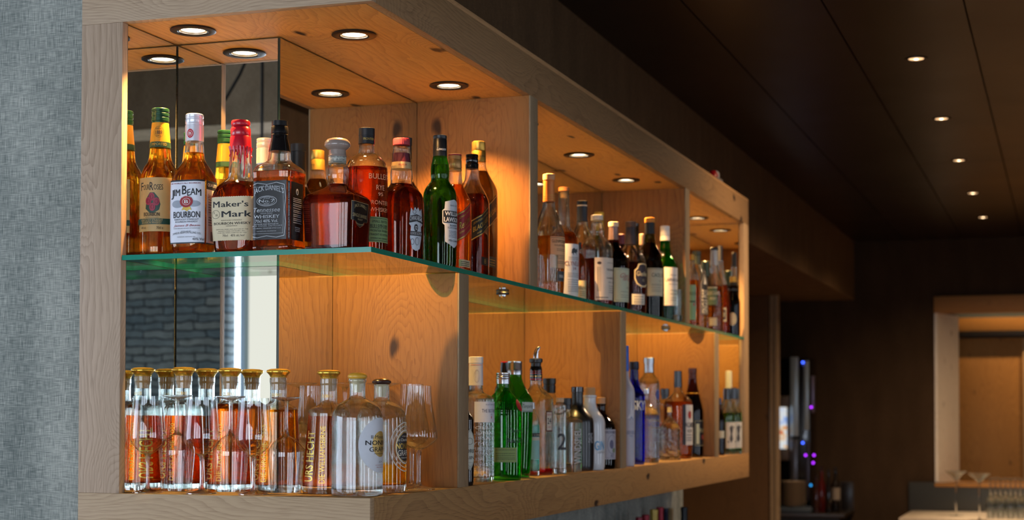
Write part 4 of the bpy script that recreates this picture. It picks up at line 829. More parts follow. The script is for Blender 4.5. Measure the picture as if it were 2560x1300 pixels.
# ------------------------------------------------------------------ bottom board, short side: decanters with gold stoppers
DG = 'gold-stoppered decanters'
def decanter(cx, row, label, fill, side, year, top, bot, liq=liquid('ea9a38', see=.15)):
    return bottle('spirit_decanter', label, cx, row, ZB,
        [(944, 21.5), (956, 22), (958, 20.6), (1000, 20.6), (1006, 23), (1012, 32), (1018, top-4), (1024, top), (1040, top+.6), (1210, bot-.5), (1222, bot), (1229, bot-3)], CLR, fill=fill, liq=liq, base=18, basemat=GBASE, cat='decanter', group=DG,
        caps=[('gold_stopper', plain('ffcf55', .24, .85), [(921, 4), (922, 20), (925, 29), (927, 30), (930, 30), (932, 28), (936, 24), (940, 21.5), (943, 21)], {}), ('cork', CORK, [(943, 18.5), (963, 18), (966, 16), (974, 15)])],
        labels=[dict(name='gilt_lettering', x=side[0], y=(1072, 1200), mats=[plain('e0bc5c', .3, .6)], items=[T(0, 'URS HECHT', 0, .5, 1.0, .98, rot=90, bold=.03)]),
                dict(name='fine_lettering', x=side[1], y=(1060, 1204), mats=[plain('d8b04e', .35, .5)], items=[T(0, year, 0, .5, .95, .98, rot=90)]),
                dict(name='neck_lettering', x=(cx-17, cx+10), y=(982, 992), mats=[plain('d8b04e', .35, .5)], items=[T(0, 'EDELBRAND', 0, .5, .8, .9)])])
decanter(459, ('Y', 3.217), 'gold-stoppered decanter of amber brandy, leftmost of the row on the bottom board', 1043, ((404, 418), (426, 437)), 'DIE PFLAUME  2000', 48, 56)
decanter(575, ('Y', 3.217), 'gold-stoppered decanter of amber brandy, second from the grey wall, behind an inverted glass', 1012, ((520, 534), (544, 556)), 'DIE TRAUBE  2003', 48, 56)
decanter(696, ('Y', 3.217), 'gold-stoppered decanter filled to the shoulder, third from the grey wall', 1024, ((636, 650), (656, 668)), 'DIE KIRSCHE  2003', 49, 57, AMB2)
decanter(822, ('Y', 3.205), 'gold-stoppered decanter of bright amber brandy left of the clear grappa bottle', 1037, ((768, 786), (800, 814)), 'DIE WILLIAMSBIRNE', 51, 66, AMB2)

# ---- stemmed glasses
GLS = thin('fcfefe', 1.42); GSOL = liquid('fbfcfc', 1.5, .3)
def stem_glass(label, cx, row, prof_bowl, stem, foot, ybot, inverted=False, group='tasting glasses', Z=ZB, seg=56, parts=True, name='wine_glass'):
    """outline rows are measured for an upright glass: rows grow downward from rim to foot."""
    ax, val = row
    P = at(cx, 1000, X=val) if ax == 'X' else at(cx, 1000, Y=val)
    P.z = Z; _, by, D = prj(P); K = D/FPX
    root = empty(name, P+Vector((0, 0, .0004)), 0, label, 'glass', group); H = (ybot-prof_bowl[0][0])*K
    z = (lambda y: H-(ybot-y)*K) if inverted else (lambda y: (ybot-y)*K)
    w = .0009
    B = chaikin([(q[0], q[1]*K) for q in prof_bowl], 2)
    outer = [(z(y), r) for y, r in B]; inner = [(z(y)+(w if not inverted else -w)*(1.5 if i > len(B)-6 else 0), max(.0006, r-w)) for i, (y, r) in enumerate(B)]
    bm = bmesh.new(); lathe(bm, outer+inner[::-1], seg, close=False); link('bowl', bm, GLS, root, sharp=60)
    bm = bmesh.new(); lathe(bm, [(z(y), r*K) for y, r in chaikin(stem, 2)], 24); link('stem', bm, GSOL, root, sharp=60)
    bm = bmesh.new(); lathe(bm, [(z(y), r*K) for y, r in chaikin(foot, 1)], seg); link('foot', bm, GSOL, root, sharp=50)
    return root
TB = [(990, 37.5), (1010, 38.5), (1050, 42), (1075, 44), (1092, 45), (1104, 43), (1116, 35), (1128, 22), (1136, 8), (1138, 1)]
TS = [(1132, 12), (1138, 7.5), (1146, 5.2), (1170, 4.2), (1205, 4.2), (1216, 5.5), (1223, 9)]
TF = [(1221.5, 8), (1225.5, 22), (1229, 37.5), (1231, 38), (1232, 37)]
SG = 'tulip tasting glasses on the bottom board'
for cx, lab, inv_ in ((371, 'upright tulip glass nearest the grey wall', 0), (443, 'tulip glass turned upside down, leftmost inverted one', 1), (505, 'second upright tulip glass from the grey wall', 0),
                      (577, 'tulip glass turned upside down in the middle of the short side', 1), (635, 'third upright tulip glass, between two inverted ones', 0), (716, 'tulip glass turned upside down, rightmost inverted one', 1)):
    stem_glass(lab, cx, ('Y', 3.135 if inv_ else 3.076), TB, TS, TF, 1232, bool(inv_), SG)
LB = [(969, 31), (985, 31.5), (1010, 33.5), (1040, 38), (1070, 44), (1092, 48), (1102, 47), (1112, 38), (1120, 27), (1128, 12), (1131, 1)]
LS = [(1124, 15), (1130, 9), (1138, 6.5), (1160, 5.3), (1205, 5), (1214, 6.5), (1219, 11)]
LF = [(1217.5, 10), (1222, 25), (1226, 41), (1228, 41.5), (1229, 40)]
LG = 'large snifter glasses on the bottom board'
stem_glass('large upright snifter glass in front of the lower oak upright', 1047, ('X', -1.365), LB, LS, LF, 1229, False, LG)
stem_glass('large upright snifter glass against the mirror behind the upright one', 1030, ('X', -1.41), [(y, r*.93) for y, r in LB], LS, LF, 1229, False, LG)
stem_glass('large snifter glass upside down, seen left of the second grappa bottle neck', 958, ('X', -1.492), [(y, r*.86) for y, r in LB], LS, LF, 1229, True, LG)
stem_glass('large snifter glass upside down behind the clear grappa bottle', 862, ('X', -1.585), [(y, r*.9) for y, r in LB], LS, LF, 1229, True, LG)
stem_glass('large upright snifter glass in the mirror corner, seen between the two rightmost decanters', 775, ('X', -1.592), [(y, r*.84) for y, r in LB], LS, [(y, r*.85) for y, r in LF], 1229, False, LG)

# ---- grappa bottles
GP = [(950, 22), (957, 22.8), (959, 19.6), (994, 19.4), (1000, 22), (1005, 33), (1014, 49), (1026, 59), (1042, 63.5), (1060, 64), (1225, 64), (1236, 64), (1241, 61)]
bottle('grappa_bottle', 'clear cylindrical bottle with yellow knob stopper and round white label, at the cabinet corner', 893.5, ('X', -1.393), ZB, GP, CLR, fill=1055, liq=WAT, base=16, basemat=GBASE, front=-12, cat='bottle', seg=64,
    caps=[('stopper', plain('d9a536', .35, 0, .5), [(934, 6), (935, 15), (938, 21), (942, 24.5), (946, 24.5), (950, 21)], {'sm': 1}), ('cork', plain('e2cfa6', .7), [(950, 16), (968, 15), (974, 13), (984, 10)])],
    labels=[dict(x=(896, None), off=8, y=(1047, 1184), mats=[plain('d5dbe3', .45), plain('c9a75c', .4, .4), INK, plain('b04a3a', .5)], items=[('p', 0, ell(0, .5, 1, .5, 48)), ('p', 1, ell(0, .52, .45, .235, 36)),
        T(2, 'Il Moscato', 0, .65, .062, .5), T(2, 'NONINO', 0, .545, .085, .74, bold=.03), T(2, 'GRAPPA', 0, .425, .085, .58, bold=.01), T(2, 'MONOVITIGNO', 0, .345, .022, .36), T(2, '.C=', 0, .2, .03, .12), T(3, 'DISTILLED IN ITALY', 0, .14, .014, .3), T(3, '70cl 41% vol', 0, .1, .016, .25)])], group='grappa bottles')
bottle('grappa_bottle', 'clear bottle nearly empty of golden grappa with dark round label and half gold stopper', 954, ('X', -1.405), ZB, [(y-6, r*.98) for y, r in GP[:8]] + [(1036, 62), (1060, 62.5), (1205, 62.5), (1216, 62), (1221, 60)], CLR, fill=1152, liq=liquid('ffd664', see=.3), base=19, basemat=GBASE, front=-20, seg=64,
    caps=[('stopper', plain('3a2420', .25, .1, .6), [(937, 6), (938, 15), (941, 21), (945, 24.5), (948, 24.5), (952, 21)], {'sm': 1}), ('gold_foil', GOLD, [(936.5, 5), (937.6, 14), (940.6, 20)]), ('cork', plain('e2cfa6', .7), [(950, 16), (968, 15), (974, 13), (984, 10)])],
    labels=[dict(x=(990, None), off=20, y=(1072, 1145), mats=[plain('2c2426', .45), GINK, plain('e6e0d0', .5)], items=[('p', 0, ell(0, .5, 1, .5, 40)), ('ring', 1, ell(0, .5, 1, .5, 40), .001), T(2, 'in barrique', 0, .86, .07, .4), T(2, 'lo Chardonnay', 0, .73, .13, .85), T(1, 'NONINO', 0, .53, .2, 1.0, bold=.03), T(2, 'GRAPPA', 0, .3, .2, .85), T(2, 'MONOVITIGNO', 0, .13, .05, .5)]),
        dict(name='printed_rings', x=(973, None), off=22, y=(1046, 1170), mats=[plain('dcd8cc', .4)], items=[('ring', 0, ell(0, .5, 1, .5, 48), .0022), ('ring', 0, ell(0, .5, .84, .42, 48), .0014), ('ring', 0, ell(0, .5, .7, .345, 48), .0026)])], group='grappa bottles')

# ------------------------------------------------------------------ bottom board, second bay: gins
G_ = 'gin bottles on the bottom board'
bottle('gin_bottle', 'squat black-brown apothecary bottle with pale diamond label by the lower upright', 1158, ('X', -1.358), ZB,
    [(1004, 11), (1024, 12), (1034, 18), (1044, 26), (1058, 27), (1190, 27), (1205, 26.5), (1212, 25)], plain('16110f', .15, coat=.5), front=-38,
    caps=[('cork_stopper', plain('1a1412', .3), [(984, 9), (985, 12), (1004, 12.4)])],
    labels=[dict(x=(1152, 1185), y=(1071, 1176), mats=[plain('d5ddd0', .5), plain('1f2c26', .5)], items=[('p', 0, [(-1, .3), (0, 0), (1, .3), (1, .7), (0, 1), (-1, .7)]), ('ring', 1, [(-.95, .31), (0, .03), (.95, .31), (.95, .69), (0, .97), (-.95, .69)], .0008), T(1, "HENDRICK'S", 0, .47, .1, 1.7, bold=.02), T(1, 'GIN', 0, .31, .08, .7), ('ring', 1, [(-.4, .2), (.4, .2), (.0, .08)], .0008), ('ring', 1, ell(0, .7, .4, .08), .0008)])], group=G_)
bottle('gin_bottle', 'clear square-shouldered bottle with white cap, white label and raised lettering rows', 1189.7, ('X', -1.40), ZB,
    [(966, 16.5), (980, 17), (986, 22), (990, 33), (995, 42), (1000, 45.5), (1008, 46), (1196, 46), (1202, 45.5), (1207, 43)], CLR, fill=1000, liq=WAT, front=-14, base=12, basemat=GBASE,
    caps=[('screw_cap', plain('e6e6e8', .35), [(895, 15), (896, 18), (911, 18.2), (912, 16.8), (914, 16.8)], {'rib': .012}), ('neck_sleeve', plain('d9d8dc', .45), [(914, 17.6), (967, 18)], {'items': ([('ring', 0, ell(0, .38, .5, .34, 20), .0006), ('ring', 0, ell(0, .38, .25, .34, 20), .0005), Rc(1, -1, 1, .97, .99)], [plain('a9a8b2', .5), RED], -62, (915, 962), 30)})],
    labels=[dict(x=(1186, None), y=(1008, 1059), mats=[plain('d9dce6', .45), plain('35486a', .5), RED], items=[('p', 0, RECT), T(1, 'THE BOTANIST', 0, .56, .17, .62, bold=.01), T(1, 'ISLAY DRY GIN', 0, .86, .06, .4), ('p', 2, [(-.03, .18), (.03, .18), (.03, .3), (-.03, .3)]), T(1, '22', 0, .38, .07, .06)]),
        dict(name='raised_lettering', x=(1184, None), y=(1066, 1196), mats=[plain('c4ccd2', .12, 0, .8)], items=[T(0, s_, 0, .95-.1*i, .055, 1.7) for i, s_ in enumerate(('TRIFOLIUM REPENS', 'CALUNA TASSUS', 'MELISSA OFFICIN', 'THYMUS SERPYL', 'CAMELINA SATIVA', 'MENTHA AQUATICA', 'SALIX ULMARIA', 'MYRRHIS ODORATA', 'CIRSIUM ARVENSE', 'BETULA PUBESCEN'))])], group=G_)
TSEAL = plain('b3122a', .35, 0, .4)
bottle('gin_bottle', 'domed bright green bottle with silver screw cap and red wax seal', 1257.7, ('X', -1.37), ZB,
    [(958, 16), (972, 16.5), (980, 20), (990, 30), (1004, 40), (1018, 46), (1026, 48), (1031, 47), (1040, 48), (1060, 48), (1190, 47), (1199, 44)], thin('7fdc84'), fill=1040, liq=GLQ, front=-18, base=10,
    caps=[('screw_cap', SIL, [(931, 14), (932, 17), (936, 17.3), (937, 16.6), (940, 16.6), (941, 17.4), (946, 17.4), (947, 16.6), (950, 17), (959, 17)])],
    labels=[dict(name='wax_seal', x=(1291, 1304), y=(998, 1028), mats=[TSEAL], items=[('p', 0, ell(0, .5, 1, .5, 18)), ('ring', 0, ell(0, .5, .7, .35, 18), .001)]),
        dict(name='printed_lettering', x=(1277, 1304), y=(1068, 1115), mats=[plain('0f3320', .5)], items=[T(0, 'Tanqueray', .3, .82, .3, 1.5, shear=.4), T(0, 'RANGPUR', .3, .3, .26, 1.6, bold=.03)]),
        dict(name='back_label', x=(1236, 1291), y=(1118, 1154), mats=[plain('8aa05a', .6), plain('4a5c30', .5)], items=[('p', 0, RECT)] + lines(1, 0, [.85, .6, .45, .3, .2], .04, 1.7, 12))], group=G_)
bottle('gin_bottle', 'tall tapering green bottle with wide silver cap and white label band', 1287, ('X', -1.40), ZB,
    [(937, 17), (950, 18), (965, 24), (985, 36), (1000, 45), (1008, 46.5), (1014, 45.5), (1030, 46), (1100, 44), (1185, 39), (1194, 36)], thin('6fd67a'), fill=1010, liq=GLQ2, front=-20, base=10,
    caps=[('screw_cap', SIL, [(904, 16), (905, 18.4), (909, 18.6), (910, 18), (924, 18), (925, 17.4), (928, 18.4), (938, 18.2)])],
    labels=[dict(x=(1306, None), y=(1007, 1031), mats=[plain('c4ccc8', .5), plain('24342c', .5)], items=[('p', 0, RECT), T(1, 'Tanqueray', -.1, .55, .5, .9, shear=.4), Rc(1, -1, 1, .05, .1)]),
        dict(name='wax_seal', x=(1318, 1330), y=(966, 990), mats=[TSEAL], items=[('p', 0, ell(0, .5, 1, .5, 18))])], group=G_)
bottle('gin_bottle', 'bottle with red-edged black cap behind the two green bottles', 1262, ('X', -1.56), ZB,
    [(932, 12), (950, 13), (965, 22), (980, 27), (1170, 27), (1180, 25)], CLR, fill=1000, liq=WAT, front=-20, seg=36,
    caps=[('capsule', BLKG, [(906, 10.6), (930, 11.6), (933, 12)]), ('cap_rim', RED, [(904.5, 9), (905, 10.8), (907, 11)])], group=G_)
bottle('gin_bottle', 'small pale blue bottle with black band label between the green and the square pourer bottle', 1329, ('X', -1.395), ZB,
    [(1020, 9), (1034, 14), (1046, 19), (1056, 20), (1180, 20), (1186, 19)], CLR, fill=1060, liq=TEAL, front=-30, base=12, basemat=GBASE, seg=40,
    caps=[('screw_cap', plain('b9bcbe', .3, .8), [(1004, 7.6), (1020, 8.4)])],
    labels=[dict(x=(1326, 1348), y=(1080, 1145), mats=[plain('8cc3c2', .5), plain('171c1e', .5), plain('c9c7b6', .5)], items=[('p', 0, RECT), Rc(2, -1, 1, .72, .84), Rc(1, -1, 1, .86, 1), T(2, 'THE LONDON', .2, .93, .08, 1.7, bold=.01)])], group=G_)
r_, K_, P_ = bottle('gin_bottle', 'textured clear square bottle with chrome pourer, black and red neck and red-framed label', 1340, ('X', -1.41), ZB,
    [(953, 15, 2), (968, 15, 2), (976, 20, 2.3), (986, 32, 3.2), (996, 42, 5), (1004, 44, 6), (1100, 44, 6), (1182, 43, 6), (1188, 41, 5)], CLR, fill=1174, liq=liquid('e8303a', see=.4), front=-6, n0=6, base=4,
    caps=[('capsule', BLKG, [(918, 13.6), (925, 15), (929, 15.4), (954, 16)], {'items': ([Rc(0, -1, 1, .05, .12), Rc(1, -1, 1, .34, .38), Rc(0, -1, 1, .6, .64), Rc(0, -1, 1, .78, .81)], [RED, GOLD], -60, (925, 953), 48)}), ('pourer_collar', plain('1c1e22', .3), [(898, 14), (900, 16.6), (908, 16.6), (910, 13), (919, 12.5)])],
    labels=[dict(x=(1365, 1382), y=(1030, 1081), mats=[plain('6e3a2c', .5), plain('e3dccb', .5), INK, RED], items=[('p', 0, RECT), Rc(1, -.8, .8, .06, .94), T(3, 'BEEFEATER', 0, .82, .08, .62), T(2, '24', 0, .52, .3, .6, bold=.02), T(3, 'LONDON', 0, .22, .07, .5)])] , group=G_)
bm = bmesh.new(); z0 = (1188-900)*K_
tube(bm, [(0, 0, z0-.004), (0, 0, z0+.012), (.001, -.001, z0+.022), (.005, -.004, z0+.030), (.010, -.007, z0+.034)], [.0075, .007, .006, .005, .0032], 14)
link('pourer_spout', bm, plain('e3e6ea', .08, 1), r_)
bm = bmesh.new()
rnd = random.Random(4)
for i in range(46):                             # pressed leaf relief on the faces
    sx, s_ = rnd.choice(((0, 1), (1, 0))), 1
    u = rnd.uniform(-.028, .028); zz = rnd.uniform(.03, .17); hw = 36*K_
    q = [(u+a*.006*math.cos(t), a*.007*math.sin(t)) for a, t in ((1, 0), (1, 1), (1, 2), (1, 3), (1, 4), (1, 5))]
    vs = [bm.verts.new((a, -hw-.0006, zz+b) if sx[0] == 0 else (hw+.0006, a, zz+b)) for a, b in q]; f = bm.faces.new(vs)
link('relief', bm, thin('e8eef0', 1.9), r_)
bottle('gin_bottle', 'wide black-stoppered bottle standing behind the pourer bottle', 1373.5, ('X', -1.50), ZB,
    [(986, 14), (1000, 18), (1012, 34), (1024, 38), (1170, 38), (1178, 36)], CLR, fill=1030, liq=WAT, front=-20, seg=40,
    caps=[('stopper', BLK, [(950, 13), (951, 16.6), (964, 16.8), (965, 15), (968, 15), (969, 16), (987, 16)])], group=G_)
r_, K_, P_ = bottle('gin_bottle', 'narrow clear rectangular bottle with bead chain around its shoulder and a printed 2', 1400, ('X', -1.36), ZB,
    [(1001, 9, 2), (1006, 10, 2), (1008, 15, 5), (1012, 16, 7), (1100, 16, 7), (1176, 16, 7), (1180, 15, 6)], CLR, fill=1062, liq=WAT, front=-28, n0=7, base=12, basemat=GBASE, seg=40,
    caps=[('cork_stopper', plain('d9b48c', .7), [(990, 8), (991, 10), (1001, 10)])],
    labels=[dict(name='printed_numeral', x=(1394, 1412), y=(1062, 1120), mats=[plain('22262c', .4)], items=[T(0, 'N', -.3, .86, .2, .4), T(0, '2', .2, .35, .7, 1.2, bold=.03)])], group=G_)
bm = bmesh.new()
for i in range(34):
    a = 2*math.pi*i/34; bmesh.ops.create_icosphere(bm, subdivisions=1, radius=.0021, matrix=Matrix.Translation((14.5*K_*math.cos(a), 14.5*K_*math.sin(a), (1180-1014)*K_ - .010*(1-math.cos(a-.5)))))
link('bead_chain', bm, plain('8d9094', .2, 1), r_)
bottle('gin_bottle', 'low clear cube-shaped bottle with thick base, black stopper and white vertical lettering', 1414, ('X', -1.385), ZB,
    [(1022, 13, 2), (1034, 13.5, 2), (1042, 18, 3), (1047, 34, 6), (1052, 42, 8), (1060, 42.5, 8), (1170, 42, 8), (1180, 40, 7)], CLR, fill=1056, liq=WAT, front=-8, n0=8, base=20, basemat=GBASE,
    caps=[('stopper', BLK, [(995, 13), (996, 15.4), (1012, 15.6), (1013, 14), (1023, 14)])],
    labels=[dict(name='printed_lettering', x=(1433, 1455), y=(1072, 1160), mats=[plain('e8ecf0', .4)], items=[T(0, 'WINDSPIEL', .15, .5, .9, .98, rot=90, bold=.03)])], group=G_)
bottle('gin_bottle', 'matt black round-shouldered bottle with pale letter on its side', 1443.5, ('X', -1.385), ZB,
    [(980, 14.5), (1010, 14), (1020, 17), (1034, 30), (1048, 39.5), (1062, 41.5), (1168, 41.5), (1178, 39)], plain('121417', .32, coat=.25), front=-22,
    caps=[('stopper', BLKG, [(968, 13), (969, 15.6), (981, 15.8), (982, 14.8)])],
    labels=[dict(name='printed_lettering', x=(1470, None), y=(1080, 1112), mats=[plain('b9bec4', .4)], items=[T(0, 'G-VINE', 0, .5, .8, .95)])], group=G_)
bottle('gin_bottle', 'white ceramic bottle with cork and blue GIN lettering', 1474.5, ('X', -1.375), ZB,
    [(988, 17), (992, 17), (994, 15), (1014, 15.5), (1028, 22), (1042, 34), (1054, 38), (1066, 38.5), (1162, 38.5), (1174, 35)], plain('dfe3e6', .25, coat=.4), front=-24,
    caps=[('cork_stopper', CORK, [(968, 12), (970, 14), (988, 14)])],
    labels=[dict(name='printed_lettering', x=(1486, None), y=(1096, 1135), mats=[plain('3f9fd2', .4), plain('6a7076', .5)], items=[T(0, 'GIN', -.25, .55, .6, .75, bold=.03), T(1, 'LONDON DRY', .0, .12, .12, .6)])], group=G_)
bottle('gin_bottle', 'brown apothecary bottle with small cork and grey-violet printed label', 1503, ('X', -1.368), ZB,
    [(1008, 12.5), (1010, 12.5), (1012, 10.6), (1030, 11), (1040, 18), (1052, 30), (1064, 35), (1074, 36), (1160, 36), (1170, 34)], thin('6a4128'), fill=1045, liq=DRK, front=-26,
    caps=[('cork_stopper', plain('c79a74', .7), [(992, 9), (993, 10.4), (1008, 10.4)])],
    labels=[dict(x=(1512, None), y=(1072, 1146), mats=[plain('b3b2bd', .5), plain('5c5a78', .5), plain('7a8d6c', .5)], items=[('p', 0, RECT), ('ring', 1, [(-.92, .05), (.92, .05), (.92, .95), (-.92, .95)], .0008), ('ring', 1, ell(0, .5, .7, .32), .001), ('p', 1, ell(-.1, .5, .3, .15)), ('p', 2, ell(.3, .3, .25, .08)), T(1, 'MONKEY', 0, .9, .08, 1.), T(1, '47', 0, .12, .1, .3)])], group=G_)

# ------------------------------------------------------------------ bottom board, third bay: vodkas and rums
V_ = 'vodka and rum bottles on the bottom board'
bottle('vodka_bottle', 'frosted white bottle with blue capsule, first behind the second lower upright', 1564, ('X', -1.362), ZB,
    [(926, 8), (946, 9), (956, 14), (966, 20), (976, 22.5), (990, 23), (1155, 23), (1163, 21)], plain('c3c6d4', .45, coat=.2), front=-30,
    caps=[('capsule', plain('2f64c8', .35, .2), [(862, 7), (863, 8), (900, 8.6), (926, 9)])],
    labels=[dict(name='printed_lettering', x=(1566, 1586), y=(1070, 1092), mats=[plain('6a7fae', .5)], items=[T(0, 'GREY GOOSE', 0, .6, .4, .95), T(0, 'VODKA', 0, .2, .2, .4)]),
            dict(name='printed_geese', x=(1566, 1586), y=(990, 1050), mats=[plain('e6e9f0', .4), plain('8fa0c4', .5)], items=[('p', 0, [(-.9, .1), (-.3, .3), (0, .9), (.2, .4), (.9, .6), (.4, .1)]), ('p', 1, [(-.6, .0), (0, .12), (.6, .0), (0, .2)])])], group=V_)
bottle('vodka_bottle', 'cobalt blue bottle with dark blue cap and white letter S', 1585.5, ('X', -1.385), ZB,
    [(924, 10.6), (960, 11.6), (970, 16), (980, 24), (990, 27), (1004, 27.5), (1152, 27), (1161, 25)], thin('5a7cff'), fill=950, liq=liquid('6a8cff', 1.36, .35), front=-26,
    caps=[('screw_cap', plain('131c3a', .35, .3), [(904, 9), (905, 12), (920, 12.4), (925, 11)])],
    labels=[dict(name='printed_lettering', x=(1589, None), y=(1000, 1028), mats=[plain('dce6f6', .4)], items=[T(0, 'SKYY', -.15, .5, .85, 1.2, bold=.03)])], group=V_)
bottle('vodka_bottle', 'large clear round bottle with wide silver cap at the back of the third bay', 1622.5, ('X', -1.475), ZB,
    [(932, 12), (940, 15), (948, 23), (958, 26), (970, 26.5), (1143, 26.5), (1150, 25)], CLR, fill=955, liq=WAT, front=-20,
    caps=[('capsule', plain('c9ced4', .25, .9), [(895, 12), (896, 13.6), (910, 13.8), (911, 12.4), (932, 12.6)])],
    labels=[dict(x=(1638, None), y=(975, 1000), mats=[plain('2c4a9c', .5)], items=[('p', 0, ell(0, .5, .9, .5))])], group=V_)
bottle('vodka_bottle', 'small-necked clear bottle with silver cap and blue lettering in front', 1617, ('X', -1.395), ZB,
    [(983, 5.6), (1005, 6.5), (1014, 14), (1024, 24), (1034, 30), (1046, 31.5), (1145, 31.5), (1155, 29)], CLR, fill=1015, liq=WAT, front=-22, base=10, basemat=liquid('4a6ee8', 1.5, .3),
    caps=[('screw_cap', SIL, [(970, 5.5), (971, 6.6), (983, 6.8)])],
    labels=[dict(name='printed_lettering', x=(1617, None), y=(1036, 1110), mats=[plain('26408c', .5), plain('8a92a8', .5)], items=[T(0, 'ABSOLUT', -.1, .92, .13, 1.05, bold=.03), T(0, 'VODKA', -.05, .68, .15, .9, bold=.01)] + lines(1, 0, [.5, .43, .36, .29, .22, .15], .02, 1., 3))], group=V_)
bottle('rum_bottle', 'ball-stoppered bottle with black cap behind the crumpled crystal decanter', 1662.5, ('X', -1.50), ZB,
    [(999, 11), (1004, 16), (1016, 18), (1026, 13), (1030, 12), (1040, 17), (1060, 20), (1140, 20), (1145, 19)], CLR, fill=1060, liq=AMB2, front=-20, seg=36,
    caps=[('screw_cap', BLKG, [(973, 9), (974, 11.3), (990, 11.3), (991, 10), (1000, 10)])], group=V_)
# crumpled crystal decanter
r_, K_, P_ = bottle('vodka_bottle', 'crumpled rock-crystal shaped clear decanter bottle beside the blue-lettered one', 1674, ('X', -1.392), ZB,
    [(1030, 5.5), (1045, 6), (1052, 14), (1062, 22), (1076, 27), (1096, 28), (1120, 25), (1135, 28), (1146, 26), (1150, 24)], CLR, fill=1060, liq=WAT, front=-20,
    caps=[('cork_stopper', plain('c9b68c', .6), [(1018, 5), (1031, 6)])], group=V_)
for c in r_.children:
    if c.name.startswith(('glass_body', 'liquid')):
        rr_ = random.Random(3)
        for v in c.data.vertices:
            if v.co.z < 75*K_:
                k = 1+.09*math.sin(5*math.atan2(v.co.y, v.co.x)+v.co.z*300)+.07*math.sin(9*math.atan2(v.co.y, v.co.x)-v.co.z*520); v.co.x *= k*.95; v.co.y *= k*.95
bottle('rum_bottle', 'dark brown bottle with reddish-brown cap at the back, left of the white-capped one', 1679, ('X', -1.555), ZB,
    [(932, 10), (950, 11), (968, 17), (990, 21), (1138, 21), (1142, 20)], DGL, fill=960, liq=DRK, front=-20, seg=36,
    caps=[('capsule', plain('5a3226', .35, .3), [(917, 9), (918, 11), (932, 10.6)])], group=V_)
bottle('rum_bottle', 'bottle of amber rum with black cap and black and white label', 1695, ('X', -1.41), ZB,
    [(965, 9.6), (975, 11), (980, 13), (988, 22), (998, 33), (1010, 36), (1020, 36), (1136, 36), (1144, 33)], CLR, fill=1002, liq=AMB2, front=-24, base=8,
    caps=[('screw_cap', BLKG, [(925, 8.6), (926, 10), (966, 10.6)])],
    labels=[dict(x=(1706, None), y=(1010, 1110), mats=[plain('dcd8cf', .5), plain('1c2230', .5), plain('b03a2c', .5)], items=[('p', 0, RECT), Rc(1, -1, -.6, 0, 1), ('p', 2, ell(0, .75, .3, .1)), T(1, 'BACARDI', 0, .5, .12, .9, bold=.03), T(1, 'RON', 0, .35, .08, .4)] + lines(1, 0, [.25, .18, .12], .02, 1., 3))], group=V_)
bottle('rum_bottle', 'white-capsuled tall bottle behind the amber rum', 1707, ('X', -1.485), ZB,
    [(976, 9), (990, 12), (1004, 20), (1020, 22), (1138, 22), (1143, 21)], GRN, fill=1000, liq=GLQ2, front=-20, seg=36,
    caps=[('capsule', plain('d9d4ce', .4), [(916, 7), (917, 8.8), (976, 9.4)])], group=V_)
bottle('liqueur_bottle', 'dark brown tapered bottle with framed black label by the third lower upright', 1731.5, ('X', -1.395), ZB,
    [(940, 10), (960, 11.5), (975, 15), (995, 20), (1015, 25), (1030, 26.5), (1130, 26.5), (1139, 25)], DGL, fill=985, liq=DRK, front=-24,
    caps=[('capsule', plain('4e241c', .3, .3), [(916, 9), (917, 10.8), (928, 10.8), (929, 9.8), (942, 10.4)]), ('neck_band', GOLDM, [(978, 16), (980, 17)])],
    labels=[dict(x=(1735, None), y=(1045, 1112), mats=[plain('1b1613', .4), plain('c9bd8c', .4, .4), plain('7a2a24', .5)], items=[('p', 0, RECT), ('ring', 1, [(-.92, .04), (.92, .04), (.92, .96), (-.92, .96)], .0012), Rc(1, -.75, -.35, .1, .85), T(1, 'RUM', .2, .6, .15, .5), ('p', 2, ell(.3, .35, .3, .1))])], group=V_)
# ---- far bay, bottom board
F_ = 'bottles in the far bottom bay'
for cx, X_, lab in ((1817.5, -1.365, 'black-capped bottle with blotched white label in the far bottom bay, left of its twin'), (1835, -1.352, 'black-capped bottle with blotched white label in the far bottom bay, next to the end mirror')):
    bottle('liqueur_bottle', lab, cx, ('X', X_), ZB, [(996, 8), (1004, 10), (1014, 12), (1024, 17), (1034, 20), (1124, 20), (1133, 18)], CLR, fill=1030, liq=liquid('a7b84a', see=.3), front=-34, seg=40,
        caps=[('screw_cap', BLKG, [(968, 7), (969, 9), (996, 9.4)])],
        labels=[dict(x=(cx-3, cx+19.5), y=(1053, 1118), mats=[plain('cfccc0', .55), plain('4c4c4c', .6)], items=[('p', 0, RECT), ('p', 1, [(-.4, .8), (.1, .9), (.3, .7), (.1, .55), (.3, .35), (-.1, .2), (-.4, .35), (-.2, .55)]), ('p', 1, ell(.4, .8, .15, .05)), ('p', 1, ell(-.6, .25, .12, .04))])], group=F_)
bottle('liqueur_bottle', 'dark bottle with small grey label just behind the third lower upright', 1799, ('X', -1.36), ZB,
    [(1010, 5), (1030, 6.5), (1042, 11), (1052, 13), (1130, 13), (1137, 12)], DGL, fill=1040, liq=DRK, front=-30, seg=36,
    caps=[('screw_cap', plain('4a5a72', .3, .6), [(994, 4.4), (1010, 5)])],
    labels=[dict(x=(1797, 1810), y=(1076, 1094), mats=[plain('c3c7b4', .5), INK], items=[('p', 0, RECT)])], group=F_)
